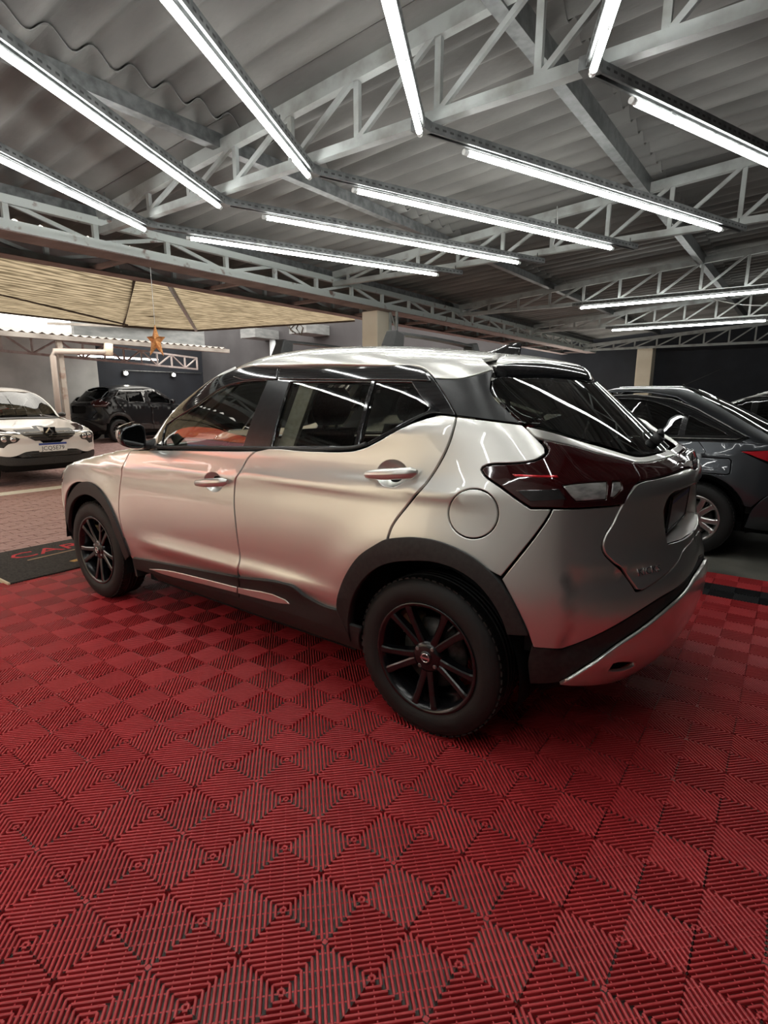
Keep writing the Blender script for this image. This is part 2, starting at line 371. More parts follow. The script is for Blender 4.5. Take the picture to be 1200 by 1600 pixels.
# outlines of the hero car panels in its own metres
HERO = {
    'front_door': ('B', [(2.095, 0.8174, 1.0285), (1.8929, 0.8102, 1.0418), (1.5074, 0.804, 1.0617), (1.0017, 0.8048, 1.0878), (1.0145, 0.8063, 1.0779), (1.0443, 0.8142, 1.0519), (1.0747, 0.844, 0.984), (1.1024, 0.8518, 0.9384), (1.1104, 0.8566, 0.862), (1.1006, 0.8643, 0.7433), (1.0885, 0.8611, 0.5991), (1.0848, 0.8686, 0.5285), (1.1237, 0.8401, 0.4187), (1.6042, 0.8326, 0.3742), (2.1541, 0.8309, 0.3331), (2.182, 0.8462, 0.3857), (2.1814, 0.8701, 0.5261), (2.1935, 0.8769, 0.6384), (2.1862, 0.8704, 0.7456), (2.1621, 0.861, 0.8526), (2.1199, 0.8406, 0.9735)]),
    'rear_door': ('B', [(0.9924, 0.8048, 1.0884), (0.6468, 0.81, 1.1097), (0.3902, 0.8174, 1.1257), (0.3416, 0.8186, 1.1365), (0.2878, 0.8197, 1.1551), (0.1082, 0.8042, 1.2449), (0.0228, 0.7783, 1.2747), (-0.0125, 0.7722, 1.2827), (-0.081, 0.7857, 1.2776), (-0.083, 0.7992, 1.2496), (-0.0721, 0.8136, 1.188), (-0.045, 0.8278, 1.1178), (0.0057, 0.8539, 1.0288), (0.0807, 0.8684, 0.935), (0.1296, 0.8828, 0.8635), (0.1446, 0.8912, 0.8171), (0.149, 0.8935, 0.7965), (0.192, 0.8945, 0.7663), (0.2704, 0.894, 0.7076), (0.3356, 0.8897, 0.6259), (0.3819, 0.8823, 0.5354), (0.4127, 0.8654, 0.4362), (0.5487, 0.8534, 0.4267), (0.645, 0.8526, 0.4442), (0.7246, 0.871, 0.4786), (1.1109, 0.8418, 0.4253), (1.0801, 0.8684, 0.5293), (1.085, 0.8612, 0.5998), (1.0976, 0.8642, 0.7457), (1.1075, 0.8566, 0.8623), (1.0994, 0.8518, 0.9387), (1.07, 0.8439, 0.9844), (1.0396, 0.8141, 1.0523), (1.0098, 0.8063, 1.0782)]),
    'quarter_panel': ('B', [(-0.0841, 0.7863, 1.2766), (-0.197, 0.7752, 1.2668), (-0.315, 0.7385, 1.2536), (-0.3392, 0.7387, 1.236), (-0.3637, 0.7399, 1.2154), (-0.3853, 0.7403, 1.197), (-0.4031, 0.7432, 1.1787), (-0.4102, 0.7528, 1.1606), (-0.3907, 0.7741, 1.1428), (-0.3654, 0.7877, 1.1341), (-0.3132, 0.8038, 1.1263), (-0.2305, 0.8192, 1.1162), (-0.2134, 0.8234, 1.107), (-0.2103, 0.8261, 1.0981), (-0.2226, 0.8297, 1.0815), (-0.2863, 0.8333, 1.0456), (-0.3426, 0.8302, 1.0115), (-0.3953, 0.8225, 0.9815), (-0.4608, 0.7995, 0.9859), (-0.455, 0.8041, 0.9686), (-0.4396, 0.8149, 0.9337), (-0.3245, 0.8727, 0.7411), (-0.2721, 0.8807, 0.7605), (-0.2232, 0.8841, 0.7894), (-0.1475, 0.8877, 0.8169), (-0.0687, 0.8901, 0.8283), (0.0138, 0.892, 0.8252), (0.0741, 0.8929, 0.8159), (0.1442, 0.8937, 0.7947), (0.1413, 0.8916, 0.8152), (0.1268, 0.8833, 0.8615), (0.0774, 0.8688, 0.933), (0.0021, 0.855, 1.0269), (-0.048, 0.8282, 1.1157), (-0.0748, 0.8136, 1.187), (-0.0855, 0.7989, 1.2497)]),
    'fuel_flap': ('B', [(-0.2909, 0.8465, 0.9557), (-0.2842, 0.8444, 0.9815), (-0.27, 0.8446, 1.0041), (-0.2487, 0.8452, 1.0212), (-0.222, 0.8457, 1.0309), (-0.1932, 0.8479, 1.0325), (-0.1658, 0.853, 1.0261), (-0.1426, 0.8604, 1.012), (-0.1227, 0.8633, 0.9903), (-0.1083, 0.8621, 0.9631), (-0.1063, 0.8659, 0.9351), (-0.115, 0.8708, 0.9088), (-0.1324, 0.8746, 0.8863), (-0.1564, 0.8763, 0.87), (-0.1842, 0.8756, 0.8612), (-0.2129, 0.8724, 0.8606), (-0.2399, 0.8673, 0.8681), (-0.2629, 0.8613, 0.8832), (-0.2799, 0.8555, 0.9042), (-0.2895, 0.8504, 0.9291)]),
    'rear_bumper': ('B', [(-0.4628, 0.7987, 0.9849), (-0.5252, 0.7581, 0.9861), (-0.6014, 0.6647, 0.987), (-0.6316, 0.6148, 0.9882), (-0.6151, 0.6448, 0.9315), (-0.6005, 0.6742, 0.8906), (-0.5975, 0.6843, 0.8589), (-0.6028, 0.6815, 0.8346), (-0.6245, 0.6585, 0.8004), (-0.6488, 0.6041, 0.7559), (-0.6774, 0.5726, 0.7043), (-0.6895, 0.5615, 0.6813), (-0.7017, 0.5395, 0.6776), (-0.7251, 0.486, 0.6902), (-0.7576, 0.3905, 0.7148), (-0.7754, 0.2832, 0.741), (-0.7774, 0.2127, 0.7632), (-0.78, 0, 0.775), (-0.82, 0, 0.7), (-0.8085, 0.2068, 0.6665), (-0.7915, 0.3275, 0.6524), (-0.7537, 0.4447, 0.6384), (-0.6514, 0.6444, 0.5718), (-0.5171, 0.7754, 0.497), (-0.5117, 0.802, 0.502), (-0.4396, 0.8383, 0.501), (-0.424, 0.8495, 0.5504), (-0.4009, 0.8596, 0.6041), (-0.3664, 0.8685, 0.6682), (-0.3262, 0.873, 0.7346), (-0.4417, 0.8144, 0.9317), (-0.4571, 0.8035, 0.9666)]),
    'bumper_valance': ('B', [(-0.4396, 0.8379, 0.4985), (-0.5108, 0.7987, 0.497), (-0.5181, 0.7742, 0.492), (-0.6531, 0.641, 0.5663), (-0.7557, 0.4413, 0.633), (-0.7935, 0.3227, 0.6465), (-0.8105, 0.2005, 0.66), (-0.82, 0, 0.695), (-0.82, 0, 0.664), (-0.8168, 0.1399, 0.6558), (-0.8117, 0.2207, 0.6344), (-0.7747, 0.3981, 0.5969), (-0.7015, 0.546, 0.5314), (-0.6118, 0.6994, 0.4521), (-0.5132, 0.7675, 0.3642), (-0.515, 0.765, 0.36), (-0.42, 0.8, 0.34), (-0.4, 0.81, 0.44), (-0.43, 0.83, 0.53)]),
    'skid_plate': ('B', [(-0.5132, 0.7675, 0.3642), (-0.6119, 0.6995, 0.4509), (-0.7015, 0.5456, 0.53), (-0.7748, 0.3979, 0.5956), (-0.8118, 0.2207, 0.6332), (-0.8171, 0.1406, 0.6534), (-0.83, 0, 0.66), (-0.8, 0, 0.345), (-0.6972, 0.3528, 0.3111), (-0.6446, 0.5169, 0.3132), (-0.593, 0.6503, 0.3366), (-0.5416, 0.7357, 0.3547)]),
    'reflector_pocket': ('B', [(-0.636, 0.638, 0.3977), (-0.6504, 0.6367, 0.4312), (-0.661, 0.6194, 0.4323), (-0.6997, 0.5164, 0.4026), (-0.6952, 0.5093, 0.3856), (-0.6802, 0.5379, 0.38)]),
    'tail_lamp': ('B', [(-0.2126, 0.8259, 1.0982), (-0.2159, 0.8234, 1.1061), (-0.231, 0.8199, 1.1136), (-0.3137, 0.8047, 1.1238), (-0.3659, 0.7888, 1.1316), (-0.3931, 0.7743, 1.1408), (-0.4126, 0.7529, 1.1586), (-0.4131, 0.7395, 1.1747), (-0.4024, 0.7368, 1.1869), (-0.3845, 0.7339, 1.2052), (-0.4275, 0.7042, 1.1947), (-0.4593, 0.6672, 1.1852), (-0.4947, 0.6247, 1.171), (-0.535, 0.5811, 1.1547), (-0.5861, 0.5177, 1.136), (-0.6191, 0.4809, 1.1214), (-0.6648, 0.5207, 1.0619), (-0.6559, 0.5509, 1.0526), (-0.6461, 0.5865, 1.0254), (-0.6371, 0.6049, 0.9907), (-0.6041, 0.6606, 0.9899), (-0.5565, 0.7255, 0.9901), (-0.525, 0.7581, 0.9886), (-0.4625, 0.7985, 0.9881), (-0.397, 0.8216, 0.9846), (-0.3444, 0.8295, 1.0138), (-0.2881, 0.8325, 1.0479), (-0.225, 0.8295, 1.0817)]),
    'reverse_lens': ('B', [(-0.4837, 0.7758, 1.0599), (-0.5033, 0.7598, 1.0651), (-0.5856, 0.6545, 1.0696), (-0.5938, 0.6756, 1.0149), (-0.5233, 0.7581, 1.0127), (-0.5104, 0.7667, 1.0274)]),
    'side_lens': ('B', [(-0.601, 0.634, 1.0664), (-0.618, 0.6042, 1.0677), (-0.6263, 0.6132, 1.0445), (-0.611, 0.649, 1.0195), (-0.6049, 0.6579, 1.0222)]),
    'lamp_fins': ('B', [(-0.3415, 0.826, 1.0392), (-0.4725, 0.7847, 1.0515), (-0.4994, 0.7756, 1.0168), (-0.391, 0.8206, 1.0046)]),
    'lamp_bar': ('B', [(-0.3203, 0.8155, 1.0905), (-0.459, 0.7726, 1.0934), (-0.4662, 0.7733, 1.0856), (-0.3324, 0.816, 1.0829)]),
    'rear_garnish': ('B', [(-0.6197, 0.4793, 1.1213), (-0.6503, 0.4069, 1.1134), (-0.6727, 0.2452, 1.1133), (-0.6827, 0.0847, 1.1126), (-0.6891, -0.0201, 1.1095), (-0.705, 0, 1.105), (-0.762, 0, 1.058), (-0.7457, 0.095, 1.0732), (-0.7244, 0.3034, 1.0711), (-0.6932, 0.4402, 1.0663), (-0.666, 0.5169, 1.0627)]),
    'hatch_trim': ('B', [(-0.3278, 0.7352, 1.2484), (-0.3769, 0.7076, 1.2359), (-0.4608, 0.6082, 1.2013), (-0.5287, 0.5173, 1.1719), (-0.5949, 0.4418, 1.1438), (-0.6159, 0.407, 1.1353), (-0.64, 0.2695, 1.1302), (-0.6478, 0.1213, 1.1301), (-0.6529, 0.0322, 1.1287), (-0.64, 0, 1.135), (-0.7, 0, 1.108), (-0.6854, -0.0416, 1.1116), (-0.6793, 0.0666, 1.1148), (-0.6699, 0.2315, 1.1155), (-0.6484, 0.3987, 1.1159), (-0.6234, 0.463, 1.1224), (-0.585, 0.5137, 1.1378), (-0.5292, 0.5845, 1.1579), (-0.4746, 0.6459, 1.1802), (-0.4268, 0.7024, 1.1967), (-0.3853, 0.7306, 1.2083), (-0.3676, 0.7382, 1.2144)]),
    'hatch': ('B', [(-0.6322, 0.6137, 0.9893), (-0.6459, 0.5863, 1.0275), (-0.6557, 0.5503, 1.0536), (-0.6639, 0.5252, 1.0602), (-0.6729, 0.501, 1.0626), (-0.6936, 0.4417, 1.0649), (-0.7253, 0.3074, 1.0693), (-0.7471, 0.1031, 1.0716), (-0.765, 0, 1.055), (-0.77, 0, 1.006), (-0.755, 0.235, 1.006), (-0.733, 0.345, 1), (-0.728, 0.372, 0.982), (-0.72, 0.385, 0.945), (-0.74, 0.345, 0.815), (-0.76, 0.2, 0.805), (-0.775, 0, 0.8), (-0.78, 0, 0.778), (-0.777, 0.2053, 0.7666), (-0.7747, 0.2806, 0.7441), (-0.757, 0.389, 0.718), (-0.7247, 0.4852, 0.6935), (-0.7013, 0.5388, 0.6809), (-0.6912, 0.5565, 0.685), (-0.6784, 0.569, 0.707), (-0.6505, 0.6038, 0.7596), (-0.6256, 0.6556, 0.8022), (-0.6042, 0.6791, 0.8354), (-0.599, 0.6821, 0.8586), (-0.602, 0.6719, 0.8893), (-0.6159, 0.6435, 0.9303)]),
    'plate_recess': ('B', [(-0.7177, 0.399, 0.946), (-0.7266, 0.3738, 1.0021), (-0.7324, 0.3508, 1.0089), (-0.7535, 0.2384, 1.0178), (-0.79, 0, 1), (-0.79, 0, 0.8), (-0.7673, 0.1886, 0.8027), (-0.7409, 0.3478, 0.8071)]),
    'side_frame': ('G', [(1.9313, 0.787, 1.0433), (1.5324, 0.7865, 1.0647), (1.0271, 0.7831, 1.0893), (0.4257, 0.7752, 1.1231), (0.3794, 0.7723, 1.1323), (0.33, 0.766, 1.1518), (0.1576, 0.7313, 1.2431), (0.0696, 0.7119, 1.2831), (0.026, 0.7078, 1.2827), (-0.0347, 0.7012, 1.2766), (0.025, 0.6839, 1.3464), (0.0946, 0.6579, 1.4151), (0.1347, 0.6423, 1.4433), (0.1661, 0.6317, 1.4581), (0.2016, 0.6248, 1.4669), (0.2663, 0.6229, 1.4714), (0.3648, 0.6237, 1.4741), (0.7445, 0.6121, 1.4898), (1.0116, 0.6028, 1.4935), (1.2171, 0.5889, 1.4983), (1.3558, 0.5932, 1.4872), (1.4335, 0.609, 1.4669), (1.5197, 0.6163, 1.4446), (1.639, 0.6451, 1.3805), (1.7856, 0.6752, 1.2942), (1.8786, 0.6938, 1.2244), (1.8929, 0.7076, 1.2009), (1.8984, 0.7413, 1.1476), (1.8802, 0.7739, 1.0877), (1.8822, 0.7882, 1.0481)]),
    'front_glass': ('G', [(1.8211, 0.784, 1.0695), (1.8357, 0.7512, 1.1577), (1.8224, 0.7409, 1.1868), (1.5699, 0.7102, 1.2988), (1.4669, 0.6823, 1.3603), (1.3664, 0.6656, 1.3999), (1.2786, 0.66, 1.4153), (1.1605, 0.6584, 1.4219), (1.061, 0.6579, 1.4236), (1.0674, 0.7219, 1.2754), (1.1257, 0.7794, 1.1037), (1.4785, 0.7828, 1.0863)]),
    'rear_glass': ('G', [(0.8883, 0.6644, 1.4122), (0.3966, 0.6713, 1.4062), (0.4124, 0.7699, 1.1423), (0.9088, 0.7778, 1.1155)]),
    'quarter_glass': ('G', [(0.3761, 0.6712, 1.4059), (0.1926, 0.6693, 1.4025), (0.1415, 0.6898, 1.3534), (0.0825, 0.7061, 1.3023), (0.0885, 0.7101, 1.2925), (0.1352, 0.7202, 1.272), (0.2703, 0.7492, 1.2005), (0.3696, 0.7672, 1.1497), (0.3886, 0.7693, 1.1435)]),
    'front_visor': ('G', [(1.3307, 0.6414, 1.4408), (1.3112, 0.6133, 1.4739), (1.2539, 0.6008, 1.4876), (1.195, 0.5954, 1.4943), (1.0174, 0.606, 1.4905), (0.9833, 0.6577, 1.4241), (1.1437, 0.6559, 1.4264), (1.2211, 0.6571, 1.4227)]),
    'rear_visor': ('G', [(1.0077, 0.6066, 1.4902), (0.7418, 0.6152, 1.4867), (0.3628, 0.6264, 1.4713), (0.2317, 0.6267, 1.4664), (0.1758, 0.6354, 1.4545), (0.1412, 0.6461, 1.4384), (0.0988, 0.6648, 1.4027), (0.2036, 0.6669, 1.4077), (0.4686, 0.6686, 1.4124), (0.9742, 0.6577, 1.4239)]),
    'b_pillar': ('G', [(1.0499, 0.6597, 1.4204), (0.8935, 0.6636, 1.4138), (0.9163, 0.7793, 1.1092), (1.1148, 0.7807, 1.0981)]),
    'a_pillar': ('G', [(1.8809, 0.7893, 1.0446), (1.8802, 0.7739, 1.0877), (1.8984, 0.7413, 1.1476), (1.8929, 0.7076, 1.2009), (1.8602, 0.6991, 1.2322), (1.7856, 0.6752, 1.2942), (1.6592, 0.6261, 1.3869), (1.5304, 0.608, 1.4485), (1.455, 0.519, 1.505), (1.555, 0.569, 1.45), (1.7, 0.614, 1.355), (1.875, 0.655, 1.23), (2.015, 0.687, 1.115), (2.05, 0.705, 1.07), (1.9584, 0.7875, 1.0362)]),
    'd_pillar': ('G', [(0.0926, 0.6578, 1.415), (0.0331, 0.654, 1.4123), (-0.0186, 0.6461, 1.4129), (-0.0637, 0.6288, 1.4228), (-0.1193, 0.5704, 1.4461), (-0.1245, 0.6003, 1.4179), (-0.1345, 0.6299, 1.3703), (-0.152, 0.6339, 1.3469), (-0.2041, 0.6305, 1.3008), (-0.2654, 0.6271, 1.25), (-0.1478, 0.6761, 1.2646), (-0.0372, 0.7008, 1.2767), (0.0223, 0.6836, 1.3464)]),
    'rear_window': ('G', [(-0.1376, 0.589, 1.4156), (-0.1306, 0.6039, 1.4083), (-0.1369, 0.6269, 1.3727), (-0.1553, 0.6303, 1.3493), (-0.2073, 0.6268, 1.3031), (-0.2712, 0.6233, 1.25), (-0.3312, 0.5891, 1.2368), (-0.4306, 0.5152, 1.2013), (-0.5033, 0.4262, 1.1712), (-0.5704, 0.3383, 1.1399), (-0.5929, 0.3037, 1.13), (-0.624, 0.1896, 1.1276), (-0.6375, 0.0659, 1.129), (-0.66, 0, 1.13), (-0.315, 0, 1.4), (-0.2354, 0.3566, 1.4201), (-0.1911, 0.4748, 1.4177)]),
    'roof': ('R', [(-0.0118, 0.4668, 1.499), (-0.06, 0.516, 1.4764), (-0.1041, 0.5448, 1.451), (-0.0518, 0.6065, 1.4273), (-0.0092, 0.6295, 1.4166), (0.0401, 0.6423, 1.4151), (0.0958, 0.6512, 1.4177), (0.1358, 0.6408, 1.4471), (0.1654, 0.6329, 1.4623), (0.1979, 0.6304, 1.4703), (0.2569, 0.6365, 1.4736), (0.3489, 0.645, 1.4759), (0.707, 0.6523, 1.4897), (0.9744, 0.6375, 1.4933), (1.1863, 0.6152, 1.5005), (1.3744, 0.5779, 1.4916), (1.5043, 0.5472, 1.4694), (1.5011, 0.5805, 1.4377), (1.46, 0.485, 1.5), (1.485, 0.35, 1.525), (1.505, 0.15, 1.53), (1.51, 0, 1.53), (0.04, 0, 1.54), (0.02, 0.2, 1.53), (-0.02, 0.35, 1.51)]),
    'door_cladding_front': ('B', [(2.1321, 0.8402, 0.3663), (1.593, 0.8375, 0.4077), (1.0994, 0.8554, 0.4551), (1.1368, 0.8248, 0.3283), (1.6369, 0.8162, 0.3041), (2.1533, 0.8091, 0.2818), (2.1459, 0.8266, 0.3211)]),
    'door_cladding_rear': ('B', [(1.0941, 0.8557, 0.4556), (0.7156, 0.8786, 0.5022), (0.6763, 0.8767, 0.4952), (0.6334, 0.8634, 0.4669), (0.5435, 0.8584, 0.4447), (0.4247, 0.8683, 0.4459), (0.3811, 0.84, 0.3332), (0.7386, 0.8306, 0.3345), (1.1316, 0.8249, 0.3284)]),
    'cladding_strip_front': ('B', [(1.9678, 0.8253, 0.3255), (1.794, 0.8301, 0.3533), (1.4265, 0.833, 0.3762), (1.1339, 0.8352, 0.3894), (1.1402, 0.8307, 0.3561), (1.4382, 0.8272, 0.3409), (1.8104, 0.8226, 0.3202)]),
    'cladding_strip_rear': ('B', [(1.1237, 0.8353, 0.3899), (0.772, 0.8412, 0.4072), (0.74, 0.8395, 0.39), (0.8182, 0.8363, 0.3758), (1.13, 0.8306, 0.3559)]),
    'arch_trim_rear': ('B', [(0.4272, 0.8675, 0.4421), (0.3946, 0.8839, 0.5502), (0.3451, 0.8907, 0.6382), (0.2804, 0.8939, 0.7166), (0.202, 0.8939, 0.7737), (0.1511, 0.8927, 0.8037), (0.0749, 0.8918, 0.8243), (0.0147, 0.8908, 0.8335), (-0.0678, 0.8891, 0.8352), (-0.1469, 0.8869, 0.8225), (-0.2225, 0.8833, 0.7961), (-0.281, 0.879, 0.7607), (-0.3239, 0.8746, 0.7231), (-0.3664, 0.8685, 0.6682), (-0.4009, 0.8596, 0.6041), (-0.424, 0.8495, 0.5504), (-0.3548, 0.8594, 0.54), (-0.3485, 0.8642, 0.5663), (-0.3212, 0.8739, 0.6242), (-0.2786, 0.8818, 0.6804), (-0.2274, 0.8869, 0.7205), (-0.1515, 0.8908, 0.7493), (-0.0717, 0.8921, 0.7565), (0.03, 0.8916, 0.7428), (0.1382, 0.8908, 0.7125), (0.2156, 0.8888, 0.667), (0.2846, 0.8835, 0.5987), (0.3352, 0.8752, 0.5181), (0.3717, 0.8585, 0.4176), (0.3887, 0.8249, 0.294)]),
    'arch_trim_front': ('B', [(3.0027, 0.7873, 0.3111), (3.071, 0.7887, 0.3649), (3.009, 0.8318, 0.4835), (2.8999, 0.8621, 0.6144), (2.7895, 0.8749, 0.706), (2.6729, 0.8804, 0.7724), (2.5782, 0.8813, 0.8026), (2.4943, 0.8812, 0.8042), (2.3971, 0.8817, 0.779), (2.3089, 0.8827, 0.7177), (2.2489, 0.8811, 0.644), (2.2057, 0.8732, 0.5475), (2.1743, 0.8591, 0.4475), (2.1692, 0.8423, 0.3705), (2.2439, 0.8299, 0.3291), (2.256, 0.851, 0.4324), (2.2797, 0.8634, 0.5142), (2.3038, 0.8763, 0.6057), (2.3807, 0.88, 0.6785), (2.4761, 0.8792, 0.7149), (2.5756, 0.877, 0.7205), (2.683, 0.8737, 0.6957), (2.8002, 0.867, 0.638), (2.9125, 0.8485, 0.5315), (3.0027, 0.82, 0.4169), (3.0185, 0.7825, 0.3111)]),
}
# ---------------------------------------------------------------- panels cut out of a smooth body surface
class Surf:
    """dense left-half grid, mirrored, with smooth normals and ray casting"""
    def __init__(self, g):
        nv, nu = g.shape[:2]
        du = np.gradient(g, axis=1)
        dv = np.gradient(g, axis=0)
        n = np.cross(du, dv)
        n /= np.maximum(np.linalg.norm(n, axis=2, keepdims=True), 1e-9)
        c = g.reshape(-1, 3).mean(0) * np.array([1, 0, 1])
        if ((g - c) * n).sum(2).mean() < 0: n = -n
        self.g, self.n = g, n
        V = g.reshape(-1, 3)
        i = np.arange(nv * nu).reshape(nv, nu)
        a, b, c2, d = i[:-1, :-1].ravel(), i[:-1, 1:].ravel(), i[1:, 1:].ravel(), i[1:, :-1].ravel()
        T = np.concatenate([np.stack([a, b, c2], 1), np.stack([a, c2, d], 1)])
        m = np.array([1, -1, 1.0])
        self.V = np.concatenate([V, V * m])
        self.N = np.concatenate([n.reshape(-1, 3), n.reshape(-1, 3) * m])
        self.T = np.concatenate([T, T[:, ::-1] + len(V)])
        self.bvh = BVHTree.FromPolygons(self.V.tolist(), self.T.tolist())
    def norm_at(self, loc, idx):
        t = self.T[idx]
        A, B, Cc = self.V[t[0]], self.V[t[1]], self.V[t[2]]
        p = np.array(loc)
        v0, v1, v2 = B - A, Cc - A, p - A
        d00, d01, d11, d20, d21 = v0 @ v0, v0 @ v1, v1 @ v1, v2 @ v0, v2 @ v1
        den = d00 * d11 - d01 * d01
        if abs(den) < 1e-16: return self.N[t[0]]
        v = (d11 * d20 - d01 * d21) / den
        w = (d00 * d21 - d01 * d20) / den
        n = self.N[t[0]] * (1 - v - w) + self.N[t[1]] * v + self.N[t[2]] * w
        return n / max(np.linalg.norm(n), 1e-9)
    def cast(self, p, w):
        """p on or near the surface, w pointing outward: first hit from outside"""
        r = self.bvh.ray_cast(Vector(p + w * 1.2), Vector(-w), 2.4)
        if r[0] is None:
            r = self.bvh.find_nearest(Vector(p))
        return np.array(r[0]), self.norm_at(r[0], r[2])

def smooth_outline(P, sub=4, corner=33):
    """closed Catmull-Rom through P, keeping corners sharper than `corner` degrees"""
    n = len(P)
    cs = math.cos(math.radians(corner))
    T = []
    for i in range(n):
        a, b = P[i] - P[i - 1], P[(i + 1) % n] - P[i]
        la, lb = np.linalg.norm(a), np.linalg.norm(b)
        c = (a @ b) / max(la * lb, 1e-12)
        T.append(None if c < cs else (a / la + b / lb) / 2)
    out = []
    for i in range(n):
        p, q = P[i], P[(i + 1) % n]
        l = np.linalg.norm(q - p)
        t0 = T[i] if T[i] is not None else (q - p) / max(l, 1e-12)
        t1 = T[(i + 1) % n] if T[(i + 1) % n] is not None else (q - p) / max(l, 1e-12)
        m = max(1, min(sub, int(l / .012)))
        for k in range(m):
            s = k / m
            out.append((2 * s ** 3 - 3 * s ** 2 + 1) * p + (s ** 3 - 2 * s ** 2 + s) * l * t0 + (-2 * s ** 3 + 3 * s ** 2) * q + (s ** 3 - s ** 2) * l * t1)
    return np.array(out)

def area2(P):
    x, y = P[:, 0], P[:, 1]
    return .5 * np.sum(x * np.roll(y, -1) - np.roll(x, -1) * y)

def inset(P, d, keep=None):
    """move a counter-clockwise outline inward by d; keep marks vertices that stay put"""
    e = np.roll(P, -1, 0) - P
    e /= np.maximum(np.linalg.norm(e, axis=1, keepdims=True), 1e-9)
    nn = np.stack([-e[:, 1], e[:, 0]], 1)
    b = nn + np.roll(nn, 1, 0)
    l = np.maximum((b * b).sum(1, keepdims=True) / 2, .35)
    b = b / l
    if keep is not None: b = np.where(keep[:, None], 0, b)
    return P + b * d

def inside(P, Q):
    """even-odd test of points Q against outline P"""
    r = np.zeros(len(Q), bool)
    x, y = Q[:, 0], Q[:, 1]
    for (x0, y0), (x1, y1) in zip(P, np.roll(P, -1, 0)):
        c = (y0 > y) != (y1 > y)
        if c.any():
            r ^= c & (x < (x1 - x0) * (y - y0) / (y1 - y0 + 1e-15) + x0)
    return r

def panel(name, surf, outline, d, material, parent, off=0.0, gap=.003, rim=.014, step=.035, holes=(), half=False, mirror=False, sub=4, corner=33, rnd=.0025):
    """a bent sheet with rounded edges: outline (3-D) seen along d, cut from surf, pushed out by off"""
    w = np.array(d, float)
    w /= np.linalg.norm(w)
    u = np.cross([0, 0, 1.0], w)
    if np.linalg.norm(u) < 1e-3: u = np.array([0, 1.0, 0])
    u /= np.linalg.norm(u)
    v = np.cross(w, u)
    def flat(P):
        P = np.array(P, float)
        return np.stack([P @ u, P @ v], 1)
    O = np.array(outline, float)
    depth = (O @ w).mean()
    loops = []
    for k, h in enumerate([O] + [np.array(x, float) for x in holes]):
        q = smooth_outline(flat(h), sub, corner)
        if (area2(q) < 0) != (k > 0): q = q[::-1]
        loops.append(q)
    def to3(Q):
        return [surf.cast(u * a + v * b + w * depth, w) for a, b in Q]
    V, Nn, F = [], [], []
    rings = []
    for q in loops:
        mid = None
        if half:
            y = np.array([(u * a + v * b)[1] + depth * w[1] for a, b in q])
            h3 = to3(q)
            mid = np.array([abs(p[1]) < .006 for p, _ in h3])
        rings.append((inset(q, gap, mid), inset(q, gap + rnd, mid), mid))
    inner = [r[1] for r in rings]
    lo, hi = inner[0].min(0), inner[0].max(0)
    gx, gy = np.meshgrid(np.arange(lo[0], hi[0], step), np.arange(lo[1], hi[1], step))
    gx = gx + (np.arange(gx.shape[0]) % 2)[:, None] * step / 2
    G = np.stack([gx.ravel(), gy.ravel()], 1)
    ok = inside(inner[0], G)
    for h in inner[1:]: ok &= ~inside(h, G)
    G = G[ok]
    B = np.concatenate(inner)
    if len(G):
        dist = np.min(np.linalg.norm(G[:, None, :] - B[None], axis=2), axis=1) if len(G) * len(B) < 4e6 else np.ones(len(G))
        G = G[dist > step * .35]
    pts = np.concatenate([B, G])
    E, s = [], 0
    for r in inner:
        E += [(s + i, s + (i + 1) % len(r)) for i in range(len(r))]
        s += len(r)
    cv, ce, cf, ov, oe, of = delaunay_2d_cdt([Vector(p) for p in pts], E, [], 0, 1e-6)
    cv = np.array([tuple(p) for p in cv])
    cen = np.array([cv[list(f)].mean(0) for f in cf])
    ok = inside(inner[0], cen)
    for h in inner[1:]: ok &= ~inside(h, cen)
    for p, n in to3(cv):
        V.append(p + n * off)
        Nn.append(n)
    for f, k in zip(cf, ok):
        if k: F.append(tuple(f))
    inv = {}
    for i, src in enumerate(ov):
        for k in src: inv[k] = i
    s = 0
    for (r0, r1, mid) in rings:
        n = len(r0)
        base = len(V)
        in3 = to3(r1)
        for k, (p, nn) in enumerate(to3(r0)):
            o = p - in3[k][0]
            o -= nn * (o @ nn)
            l = np.linalg.norm(o)
            o = o / l if l > 1e-7 else nn * 0
            V.append(p + nn * (off - rnd * .6)); Nn.append((nn + o) / np.linalg.norm(nn + o))
            V.append(p + nn * (off - rim)); Nn.append(o if l > 1e-7 else nn)
        for k in range(n):
            k2 = (k + 1) % n
            if mid is not None and mid[k] and mid[k2]: continue
            a, b = inv.get(s + k), inv.get(s + k2)
            if a is None or b is None: continue
            F.append((a, base + 2 * k, base + 2 * k2, b))
            F.append((base + 2 * k, base + 2 * k + 1, base + 2 * k2 + 1, base + 2 * k2))
        s += n
    V, Nn = np.array(V), np.array(Nn)
    M = np.array([1, -1, 1.0])
    if half:
        k = len(V)
        F = F + [tuple(i + k for i in f[::-1]) for f in F]
        V = np.concatenate([V, V * M]); Nn = np.concatenate([Nn, Nn * M])
    if mirror:
        V, Nn, F = V * M, Nn * M, [f[::-1] for f in F]
    me = bpy.data.meshes.new(name)
    me.from_pydata(V.tolist(), [], F)
    # wind the faces to agree with the surface normals
    bad = []
    for p in me.polygons:
        nn = Nn[list(p.vertices)].mean(0)
        if np.dot(np.array(p.normal), nn) < 0: bad.append(p.index)
    if bad:
        bm = bmesh.new(); bm.from_mesh(me); bm.faces.ensure_lookup_table()
        bmesh.ops.reverse_faces(bm, faces=[bm.faces[i] for i in bad])
        bm.to_mesh(me); bm.free()
    me.polygons.foreach_set('use_smooth', [True] * len(me.polygons))
    me.normals_split_custom_set_from_vertices(Nn.tolist())
    return link(name, me, material, parent)
